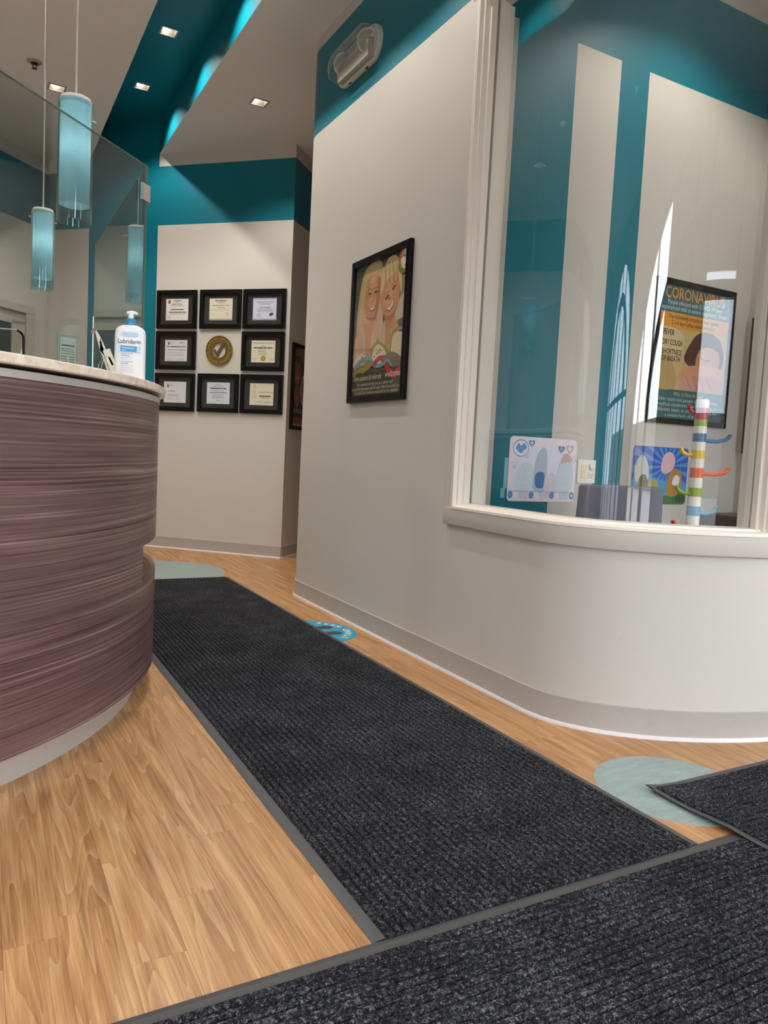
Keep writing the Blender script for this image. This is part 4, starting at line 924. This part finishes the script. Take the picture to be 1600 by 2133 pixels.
a.blob(sc([(0.56, 0.60), (0.66, 0.535), (0.78, 0.55), (0.85, 0.64), (0.78, 0.58), (0.66, 0.565)]), (176, 112, 74)); a.ell(0.60*W_, 0.665*H_, 0.022, 0.020, (226, 152, 110)); a.ell(0.80*W_, 0.715*H_, 0.020, 0.020, (224, 152, 110))
for k in range(8): a.stroke(sc([(0.55+0.035*k, 0.93+0.03*math.sin(k*0.45)), (0.565+0.036*k, 0.87), (0.57+0.038*k, 0.80+0.02*(k % 2))]), 0.006, ((238, 216, 168), (204, 174, 118))[k % 2])
for (ex, ey, rt_) in ((0.645, 0.702, 32), (0.765, 0.757, 32)): a.ell(ex*W_, ey*H_, 0.019, 0.0065, (84, 56, 40), rt_); a.stroke(sc([(ex-0.045, ey+0.012), (ex-0.005, ey+0.036), (ex+0.04, ey+0.042)]), 0.004, (170, 124, 80))
a.ell(0.69*W_, 0.690*H_, 0.015, 0.012, (196, 130, 88)); a.blob(sc([(0.645, 0.612), (0.71, 0.632), (0.785, 0.680), (0.775, 0.632), (0.715, 0.594)]), (164, 86, 68)); a.blob(sc([(0.660, 0.615), (0.715, 0.632), (0.772, 0.668), (0.762, 0.634), (0.712, 0.604)]), (236, 222, 202))
a.blob(sc([(0.74, 0.44), (0.78, 0.52), (0.84, 0.52), (0.90, 0.45), (0.86, 0.42)]), (212, 150, 106)); a.blob(sc([(0.22, 0.20), (0.30, 0.32), (0.44, 0.38), (0.52, 0.42), (0.50, 0.30), (0.36, 0.20)]), (198, 134, 92))
# swirls
a.blob(sc([(0.0, 0.0), (0.0, 0.20), (0.2, 0.20), (0.5, 0.17), (0.8, 0.18), (1.0, 0.20), (1.0, 0.0)]), (66, 66, 58)); a.rect(0, 0, W_, 0.17*H_, (66, 66, 58))
a.blob(sc([(0.02, 0.27), (0.2, 0.33), (0.3, 0.29), (0.22, 0.24), (0.05, 0.22)]), (222, 208, 180)); a.blob(sc([(0.42, 0.24), (0.44, 0.35), (0.56, 0.37), (0.68, 0.30), (0.66, 0.24), (0.52, 0.22)]), (226, 214, 176)); a.blob(sc([(0.74, 0.27), (0.76, 0.40), (0.9, 0.43), (1.0, 0.40), (1.0, 0.26), (0.88, 0.25)]), (222, 206, 164)); a.blob(sc([(0.6, 0.24), (0.72, 0.30), (0.88, 0.28), (1.0, 0.22), (0.9, 0.19), (0.7, 0.20)]), (112, 102, 80))
a.stroke(sc([(0.34, 0.24), (0.40, 0.34), (0.52, 0.385), (0.64, 0.345), (0.74, 0.30), (0.78, 0.42), (0.9, 0.455), (1.0, 0.44)]), 0.016, (138, 160, 40)); a.stroke(sc([(0.02, 0.17), (0.12, 0.205), (0.25, 0.20), (0.36, 0.25)]), 0.030, (150, 154, 42)); a.stroke(sc([(0.0, 0.20), (0.12, 0.23), (0.22, 0.29)]), 0.024, (160, 52, 50))
a.stroke(sc([(0.04, 0.215), (0.20, 0.27), (0.36, 0.285), (0.46, 0.225), (0.60, 0.215), (0.72, 0.24), (0.80, 0.20)]), lambda q: 0.030*(1-0.5*q), (118, 160, 170)); a.stroke(sc([(0.45, 0.225), (0.54, 0.265), (0.66, 0.265)]), 0.026, (196, 50, 62)); a.stroke(sc([(0.68, 0.225), (0.74, 0.17), (0.84, 0.135), (0.96, 0.17)]), 0.034, (200, 44, 62))
for (x, y) in ((0.20, 0.305), (0.24, 0.318), (0.46, 0.285), (0.50, 0.305), (0.54, 0.315), (0.57, 0.328)): a.ell(x*W_, y*H_, 0.006, 0.006, (188, 56, 60), n=10)
# emblem
a.ell(0.92*W_, 0.925*H_, 0.050, 0.062, (222, 110, 56)); a.blob(sc([(0.83, 0.90), (0.86, 0.85), (0.92, 0.832), (0.99, 0.85), (0.95, 0.88)]), (120, 146, 50)); a.ell(0.94*W_, 0.93*H_, 0.036, 0.046, (238, 228, 206)); a.heart(0.94*W_, 0.925*H_, 0.030, (250, 246, 236)); a.stroke(sc([(0.885, 0.94), (0.92, 0.96), (0.945, 0.945), (0.975, 0.955)]), 0.004, (90, 70, 50)); a.blob(sc([(0.95, 0.875), (0.99, 0.90), (0.985, 0.93), (0.955, 0.90)]), (206, 60, 50))
a.text('New patients & referrals', 0.33*W_, 0.118*H_, 0.042, (226, 206, 150), width=0.56*W_, shear=0.25); a.text('welcome!', 0.83*W_, 0.122*H_, 0.046, (240, 216, 186), width=0.30*W_, shear=0.25)
a.text("It's a pleasure to have you as a patient and", 0.48*W_, 0.076*H_, 0.026, (214, 204, 170), width=0.70*W_); a.text('we sincerely appreciate each & every referral you send to us.', 0.5*W_, 0.044*H_, 0.026, (214, 204, 170), width=0.96*W_); a.text('Your family and friends are welcomed to our practice!', 0.5*W_, 0.012*H_, 0.026, (214, 204, 170), width=0.86*W_)
part('poster_print', a.mb, M_PRINT, t)

# ---- dark poster on the return wall
rU = V3((1, 1, 0)).normalized(); rN = V3((1, -1, 0)).normalized()
t, a = framed('poster_frame', V3((BR[0], BR[1], 0))+rU*0.062+V3((0, 0, 1.098)), rU, rN, 0.56, 0.725, 0.026, 0.022, 'narrow-looking dark poster of faces round the corner from the certificates', 'poster')
W_, H_ = a.w, a.h
a.rect(0, 0, W_, H_, (30, 26, 30)); a.blob(sc([(0, 0.86), (0.3, 1.0), (0.8, 0.98), (1, 0.9), (0.6, 0.84), (0.3, 0.82)]), (112, 98, 74)); a.blob(sc([(0.05, 0.60), (0.06, 0.78), (0.2, 0.86), (0.34, 0.76), (0.34, 0.62), (0.2, 0.53)]), (148, 94, 66)); a.blob(sc([(0.0, 0.78), (0.1, 0.88), (0.3, 0.88), (0.42, 0.78), (0.3, 0.80), (0.1, 0.82)]), (40, 28, 26))
a.ell(0.14*W_, 0.72*H_, 0.02, 0.006, (60, 36, 30)); a.ell(0.26*W_, 0.71*H_, 0.02, 0.006, (60, 36, 30)); a.blob(sc([(0.12, 0.62), (0.2, 0.60), (0.28, 0.62), (0.2, 0.645)]), (196, 150, 130)); a.blob(sc([(0.0, 0.36), (0.02, 0.50), (0.08, 0.54), (0.10, 0.40)]), (92, 112, 122)); a.blob(sc([(0.10, 0.32), (0.10, 0.46), (0.24, 0.52), (0.36, 0.44), (0.34, 0.30), (0.2, 0.25)]), (146, 84, 66)); a.ell(0.22*W_, 0.36*H_, 0.03, 0.012, (200, 130, 110))
a.blob(sc([(0.45, 0.66), (0.36, 0.55), (0.36, 0.42), (0.46, 0.28), (0.7, 0.24), (0.9, 0.4), (0.85, 0.62), (0.65, 0.7)]), (226, 220, 222)); a.blob(sc([(0.48, 0.64), (0.40, 0.55), (0.40, 0.42), (0.48, 0.31), (0.7, 0.27), (0.87, 0.4), (0.82, 0.6), (0.65, 0.67)]), (84, 78, 98))
a.rect(0, 0.165*H_, W_, 0.225*H_, (34, 34, 42)); a.text('WE WELCOME', 0.02*W_, 0.175*H_, 0.055, (210, 200, 196), 'LEFT', width=0.55*W_); a.rect(0, 0.045*H_, W_, 0.12*H_, (150, 34, 62)); a.lines(0.02*W_, 0.9*W_, 0.012*H_, 1, 0.01, 0.018, (196, 180, 170), 0, 91)
part('poster_print', a.mb, M_PRINT, t)

# ================================================================== playroom
PY = 2.75
pU, pN = V3((1, 0, 0)), V3((0, -1, 0))
t, a = framed('poster_frame', V3((3.005, PY, 1.158)), pU, pN, 0.60, 0.732, 0.028, 0.022, 'black-framed health notice poster headed in orange letters behind the curved window', 'poster')
W_, H_ = a.w, a.h
a.rect(0, 0, W_, H_, (206, 178, 120)); a.rect(0, 0.80*H_, W_, H_, (36, 104, 112)); a.rect(0, 0.685*H_, W_, 0.80*H_, (226, 154, 52)); a.rect(0, 0, W_, 0.225*H_, (36, 100, 104))
a.blob(sc([(0.0, 0.66), (0.2, 0.69), (0.38, 0.62), (0.30, 0.45), (0.1, 0.5)]), (218, 196, 146)); a.blob(sc([(0.0, 0.24), (0.0, 0.44), (0.18, 0.46), (0.30, 0.34), (0.28, 0.23)]), (188, 158, 98)); a.blob(sc([(0.40, 0.46), (0.48, 0.60), (0.60, 0.68), (0.78, 0.685), (0.92, 0.62), (0.96, 0.46), (0.84, 0.38), (0.56, 0.40)]), (74, 44, 34))
a.blob(sc([(0.40, 0.24), (0.42, 0.34), (0.56, 0.40), (0.98, 0.36), (1.0, 0.24), (0.7, 0.228)]), (204, 146, 124)); a.blob(sc([(0.56, 0.44), (0.60, 0.54), (0.72, 0.58), (0.88, 0.55), (0.90, 0.44), (0.76, 0.38), (0.62, 0.39)]), (208, 148, 104)); a.blob(sc([(0.34, 0.36), (0.50, 0.42), (0.80, 0.44), (1.0, 0.40), (1.0, 0.32), (0.80, 0.36), (0.54, 0.345), (0.36, 0.30)]), (218, 158, 118)); a.stroke(sc([(0.64, 0.49), (0.70, 0.475), (0.76, 0.485)]), 0.005, (70, 42, 32)); a.blob(sc([(0.36, 0.24), (0.40, 0.33), (0.52, 0.345), (0.60, 0.28), (0.56, 0.235)]), (214, 160, 142))
for k in range(4): a.stroke(sc([(0.44+0.1*k, 0.34), (0.48+0.1*k, 0.29), (0.52+0.1*k, 0.24)]), 0.005, (172, 112, 96))
a.text('CORONAVIRUS', W_/2, 0.905*H_, 0.082, (236, 160, 56), width=0.84*W_, bold=0.0012); a.text('People infected with COVID-19 have', W_/2, 0.86*H_, 0.034, (226, 232, 226), width=0.76*W_); a.text('experienced mild to severe respiratory illness.', W_/2, 0.818*H_, 0.034, (226, 232, 226), width=0.92*W_)
a.text('The following symptoms may appear', W_/2, 0.755*H_, 0.032, (70, 52, 30), width=0.72*W_); a.text('2-14 days after viral infection:', W_/2, 0.71*H_, 0.032, (70, 52, 30), width=0.62*W_)
for (s_, yy, ww) in (('FEVER', 0.63, 0.15), ('DRY COUGH', 0.555, 0.27), ('SHORTNESS', 0.485, 0.27), ('OF BREATH', 0.435, 0.255)): a.text(s_, 0.085*W_, yy*H_, 0.040, (44, 38, 34), 'LEFT', width=ww*W_, bold=0.0006)
a.text('Who Is Most At Risk?', W_/2, 0.178*H_, 0.030, (216, 190, 130), width=0.42*W_)
for i, s_ in enumerate(('Older adults and people who have severe', 'medical conditions like heart, lung or', 'diabetes seem to be at higher risk for', 'a severe form of pneumonia.')): a.text(s_, W_/2, (0.137-0.040*i)*H_, 0.026, (206, 214, 206), width=(0.86, 0.84, 0.86, 0.62)[i]*W_)
part('poster_print', a.mb, M_PRINT, t)
t, a = framed('poster_frame', V3((3.75, 2.713, 1.03)), (0, -1, 0), (-1, 0, 0), 0.52, 0.74, 0.05, 0.024, 'dark brown frame on the playroom side wall at the edge of the window', 'picture frame', fmat=simple('dark_walnut', (46, 38, 35), 0.4))
a.rect(0, 0, a.w, a.h, (60, 52, 48)); part('picture', a.mb, M_PRINT, t)

def sheet(name, x0, x1, z0, z1, label, tilt=0.0):
    o_ = V3((x0, PY-0.0015, z0)); t = thing(name, o_+V3(((x1-x0)/2, 0, 0)), label, 'drawing', 'laminated pictures on the playroom wall')
    w, h = x1-x0, z1-z0; r = 0.02; pts = []
    for (cx, cy, a0) in ((w-r, r, -90), (w-r, h-r, 0), (r, h-r, 90), (r, r, 180)):
        pts += [(cx+r*math.cos(rad(a0+k*30)), cy+r*math.sin(rad(a0+k*30))) for k in range(4)]
    part('laminate', MB().prism(pts, 0, 0.0015, (o_, pU, Zv, pN)), simple('laminate_white_film', (236, 236, 240), 0.2, vary=0.01), t)
    return t, Art(o_+pN*0.0017, pU, (0, 0, 1), pN, w, h), w, h, pts
t, a, w, h, pts = sheet('pinned_picture', 2.149, 2.556, 0.741, 1.041, 'pale pink laminated sheet with blue hearts taped over the teal stripe')
a.poly(pts, (238, 228, 238)); a.blob([(0.04, 0.06), (0.03, 0.2), (0.15, 0.26), (0.3, 0.24), (0.37, 0.2), (0.37, 0.06), (0.2, 0.045)], (226, 228, 242)); a.ell(0.066, 0.246, 0.046, 0.040, (120, 150, 200)).ell(0.066, 0.246, 0.042, 0.036, (234, 232, 244)).blob([(0.036, 0.245), (0.05, 0.268), (0.066, 0.258), (0.085, 0.27), (0.10, 0.25), (0.082, 0.235), (0.066, 0.222), (0.05, 0.232)], (110, 160, 214))
for (x, y, r, c, c2) in ((0.128, 0.272, 0.020, (84, 140, 190), (200, 220, 236)), (0.31, 0.252, 0.022, (86, 140, 176), (150, 190, 214)), (0.362, 0.255, 0.026, (196, 178, 190), (240, 226, 232))): a.heart(x, y, r, c).heart(x, y, r*0.55, c2)
for (x, y) in ((0.10, 0.215), (0.035, 0.165)):
    a.ell(x, y-0.006, 0.012, 0.010, (214, 208, 220))
    for k in range(3): a.ell(x-0.013+k*0.013, y+0.012, 0.005, 0.006, (214, 208, 220), n=12)
a.ell(0.39, 0.205, 0.012, 0.017, (150, 150, 176)).ell(0.39, 0.205, 0.010, 0.015, (234, 226, 236))
# soft pastel patches stand in for the printed figures
for (pp, c) in (([(0.05, 0.05), (0.045, 0.12), (0.07, 0.17), (0.12, 0.18), (0.15, 0.14), (0.15, 0.06)], (208, 222, 230)), ([(0.155, 0.05), (0.15, 0.14), (0.165, 0.22), (0.20, 0.255), (0.225, 0.22), (0.225, 0.12), (0.215, 0.05)], (180, 194, 212)), ([(0.165, 0.07), (0.162, 0.13), (0.21, 0.135), (0.212, 0.07)], (70, 120, 176)), ([(0.225, 0.04), (0.215, 0.10), (0.24, 0.135), (0.28, 0.13), (0.295, 0.09), (0.29, 0.04)], (216, 212, 220)), ([(0.30, 0.05), (0.295, 0.13), (0.31, 0.20), (0.35, 0.215), (0.385, 0.17), (0.385, 0.06)], (204, 216, 228)), ([(0.31, 0.185), (0.325, 0.225), (0.355, 0.232), (0.38, 0.20), (0.345, 0.19)], (204, 178, 174))): a.blob(pp, c)
for k in range(13): a.ell(0.018+k*0.031, 0.03, 0.014, 0.017, ((92, 150, 204), (240, 230, 238), (196, 214, 234), (226, 206, 222))[k % 4], n=16)
for k in (1, 9, 12): a.heart(0.018+k*0.031, 0.03, 0.008, (236, 240, 248))
a.rect(0.0, 0.046, w, 0.0475, (120, 120, 140)); part('sheet_print', a.mb, M_PRINT, t)
for (x0_, x1_, z0_, z1_) in ((2.126, 2.147, 0.80, 0.94), (2.112, 2.136, 0.755, 0.80)): part('tape_strip', MB().box((x0_, PY-0.0022, z0_), (x1_, PY-0.0012, z1_)), simple('frosted_tape', (120, 184, 196), 0.3, vary=0.15, scale=200), t)
t, a, w, h, pts = sheet('pinned_picture', 2.936, 3.348, 0.738, 1.036, 'blue sunburst laminated picture with green hills behind the grey chair')
a.poly(pts, (38, 92, 178)); cx, cy = 0.26, 0.20
for k in range(18):
    a0 = rad(k*20); a1 = rad(k*20+9); R_ = 0.6
    P0 = [(cx, cy)]
    def hitb(an):
        c, s = math.cos(an), math.sin(an); tmin = 9
        for (num, den) in ((w-0.004-cx, c), (0.004-cx, c), (h-0.004-cy, s), (0.004-cy, s)):
            if abs(den) > 1e-6 and num/den > 0: tmin = min(tmin, num/den)
        return (cx+c*tmin, cy+s*tmin)
    a.poly([(cx, cy), hitb(a0), hitb(a1)], (86, 140, 210))
a.blob([(0.006, 0.03), (0.01, 0.13), (0.12, 0.15), (0.25, 0.12), (0.40, 0.10), (0.405, 0.03), (0.2, 0.01)], (74, 150, 200)); a.blob([(0.20, 0.006), (0.22, 0.04), (0.30, 0.05), (0.36, 0.075), (0.404, 0.06), (0.40, 0.006)], (62, 120, 66)); a.blob([(0.33, 0.02), (0.35, 0.06), (0.37, 0.045), (0.385, 0.07), (0.402, 0.04), (0.40, 0.01)], (36, 84, 46))
for (pp, c) in (([(0.02, 0.14), (0.03, 0.22), (0.07, 0.25), (0.11, 0.21), (0.12, 0.13), (0.06, 0.10)], (188, 196, 190)), ([(0.05, 0.09), (0.06, 0.14), (0.10, 0.15), (0.12, 0.09)], (110, 104, 76)), ([(0.21, 0.18), (0.22, 0.25), (0.27, 0.275), (0.31, 0.24), (0.30, 0.19), (0.25, 0.16)], (214, 176, 186)), ([(0.26, 0.06), (0.27, 0.15), (0.32, 0.19), (0.37, 0.15), (0.36, 0.07), (0.31, 0.04)], (172, 128, 66)), ([(0.30, 0.11), (0.32, 0.155), (0.355, 0.14), (0.345, 0.10)], (214, 222, 228)), ([(0.12, 0.08), (0.14, 0.13), (0.19, 0.12), (0.18, 0.07)], (176, 160, 90))): a.blob(pp, c)
part('sheet_print', a.mb, M_PRINT, t)

# switch plate
M_PL = simple('white_plate_plastic', (236, 233, 226), 0.3, vary=0.01)
t = thing('switch_plate', (2.626, PY, 0.835), 'white two-gang wall plate with dimmer knob, blank switch and outlet', 'switch plate')
part('plate', MB().box((2.568, PY-0.007, 0.834), (2.684, PY, 0.949), 0.003), M_PL, t)
part('switch_paddle', MB().box((2.589, PY-0.010, 0.858), (2.621, PY-0.006, 0.925), 0.002), simple('ivory_plastic', (232, 222, 178), 0.35), t, 'ivory switch paddle')
part('dimmer_knob', MB().lathe([(0.0185, 0.0), (0.0175, 0.012), (0.015, 0.014), (0.0001, 0.014)], (2.655, PY-0.006, 0.917), 24, axis=(0, -1, 0)), M_PL, t)
part('outlet', MB().box((2.638, PY-0.010, 0.858), (2.670, PY-0.006, 0.890), 0.002), M_PL, t)
part('outlet_slot', MB().box((2.646, PY-0.0105, 0.872), (2.648, PY-0.0095, 0.882)).box((2.660, PY-0.0105, 0.872), (2.662, PY-0.0095, 0.882)).box((2.652, PY-0.0105, 0.862), (2.656, PY-0.0095, 0.867)), M_BLACK, t)
t = thing('switch_plate', (3.40, PY, 0.86), 'plain white wall plate half hidden behind the striped coat stand', 'switch plate')
part('plate', MB().box((3.362, PY-0.007, 0.845), (3.436, PY, 0.960), 0.003), M_PL, t); part('switch_paddle', MB().box((3.383, PY-0.010, 0.870), (3.415, PY-0.006, 0.935), 0.002), M_PL, t)

# chair behind the glass
M_UPH = simple('slate_grey_leatherette', (118, 120, 138), 0.45, vary=0.06, bump=0.05); M_LEG = simple('dark_wood_leg', (60, 44, 38), 0.4)
ch = thing('upholstered_chair', (2.42, 2.20, 0), 'slate grey upholstered chair with its back toward the curved window', 'chair')
bk = MB(); n = 8; 
bk.add([(2.185, 2.285, 0.40), (2.660, 2.285, 0.40), (2.660, 2.355, 0.40), (2.185, 2.355, 0.40), (2.192, 2.275, 0.845), (2.640, 2.275, 0.845), (2.640, 2.335, 0.845), (2.192, 2.335, 0.845)], [(0,3,2,1),(4,5,6,7),(0,1,5,4),(1,2,6,5),(2,3,7,6),(3,0,4,7)])
o = part('backrest', bk, M_UPH, ch); bv = o.modifiers.new('soft_edge', 'BEVEL'); bv.width = 0.012; bv.segments = 3
o = part('seat', MB().box((2.185, 1.98, 0.38), (2.655, 2.30, 0.46), 0.015), M_UPH, ch)
for (x, y) in ((2.205, 2.0), (2.635, 2.0), (2.205, 2.32), (2.635, 2.32)): part('leg', MB().box((x-0.018, y-0.018, 0.0), (x+0.018, y+0.018, 0.39), 0.003), M_LEG, ch)

# striped coat stand
CS = V3((2.990, 2.4, 0)); KZ = lambda z: 0.93+(z-0.93)*1.088; cs = thing('coat_stand', CS, 'striped kids coat stand with coloured pegs behind the window', 'coat stand')
WHc, REDc, GRN, BLUc, YEL, ORG = (240, 238, 226), (196, 34, 50), (150, 178, 30), (42, 110, 160), (240, 196, 36), (238, 100, 46); LBL = (92, 158, 190)
CM = {c: simple('enamel_%s' % n_, c, 0.18, vary=0.02) for n_, c in (('white', WHc), ('red', REDc), ('lime', GRN), ('blue', BLUc), ('yellow', YEL), ('orange', ORG), ('sky', LBL))}
seq = [(REDc, 1.193, 1.143), (GRN, 1.143, 1.115), (WHc, 1.115, 1.084), (BLUc, 1.084, 1.048), (WHc, 1.048, 1.012), (YEL, 1.012, 0.975), (WHc, 0.975, 0.936), (ORG, 0.936, 0.894), (WHc, 0.894, 0.850), (GRN, 0.850, 0.812), (WHc, 0.812, 0.770), (LBL, 0.770, 0.728), (WHc, 0.728, 0.690), (REDc, 0.690, 0.650), (WHc, 0.650, 0.60), (BLUc, 0.60, 0.55), (WHc, 0.55, 0.48), (YEL, 0.48, 0.42), (WHc, 0.42, 0.34), (GRN, 0.34, 0.28), (WHc, 0.28, 0.2), (REDc, 0.2, 0.14), (WHc, 0.14, 0.04)]
for (c, z1, z0) in seq: part('band', MB().lathe([(0.0001, KZ(z0)), (0.030, KZ(z0)), (0.030, KZ(z1)), (0.0001, KZ(z1))], CS, 24), CM[c], cs)
part('finial', MB().lathe([(0.0001, KZ(1.193)), (0.030, KZ(1.193)), (0.0315, KZ(1.197)), (0.0315, KZ(1.222)), (0.028, KZ(1.230)), (0.0001, KZ(1.231))], CS, 24), CM[WHc], cs)
part('base', MB().lathe([(0.0001, 0.0), (0.17, 0.0), (0.17, 0.03), (0.15, 0.04), (0.0001, 0.042)], CS, 32), CM[WHc], cs)
sU_ = V3((math.cos(YAW), -math.sin(YAW), 0))
for (sd, z, c, L) in ((-1, 1.175, REDc, 0.055), (1, 1.055, BLUc, 0.13), (-1, 0.992, YEL, 0.075), (1, 0.912, ORG, 0.135), (-1, 0.826, GRN, 0.080), (1, 0.742, LBL, 0.095), (-1, 0.672, REDc, 0.085), (1, 0.56, YEL, 0.1)):
    d_ = sU_*sd; L *= 1.09; z = KZ(z)
    part('peg', MB().tube([CS+d_*0.02+V3((0, 0, z)), CS+d_*(L*0.6)+V3((0, 0, z-0.002)), CS+d_*(L*0.88)+V3((0, 0, z+0.008)), CS+d_*(L)+V3((0, 0, z+0.024))], [0.011, 0.009, 0.009, 0.010], 10).lathe([(0.0001, -0.009), (0.007, -0.006), (0.0105, 0), (0.007, 0.006), (0.0001, 0.009)], CS+d_*L+V3((0, 0, z+0.027)), 12), CM[c], cs)
# dark toy cabinet
tc_ = thing('toy_cabinet', (3.60, 2.55, 0), 'low dark brown cabinet in the playroom corner', 'cabinet'); M_DKW = simple('espresso_wood', (42, 30, 27), 0.35, vary=0.2)
part('carcass', MB().box((3.452, 2.36, 0.0), (3.742, 2.742, 0.675), 0.003), M_DKW, tc_); part('top', MB().box((3.445, 2.35, 0.675), (3.745, 2.745, 0.697), 0.003), M_DKW, tc_)
for k in range(2): d_ = part('door', MB().box((3.446, 2.37+k*0.185, 0.06), (3.4525, 2.55+k*0.185, 0.66), 0.002), M_DKW, tc_); part('knob', MB().lathe([(0.0001, 0.018), (0.009, 0.014), (0.009, 0.008), (0.004, 0.0)], (3.447, 2.53+k*0.04, 0.42), 12, axis=(-1, 0, 0)), M_STEEL, d_)
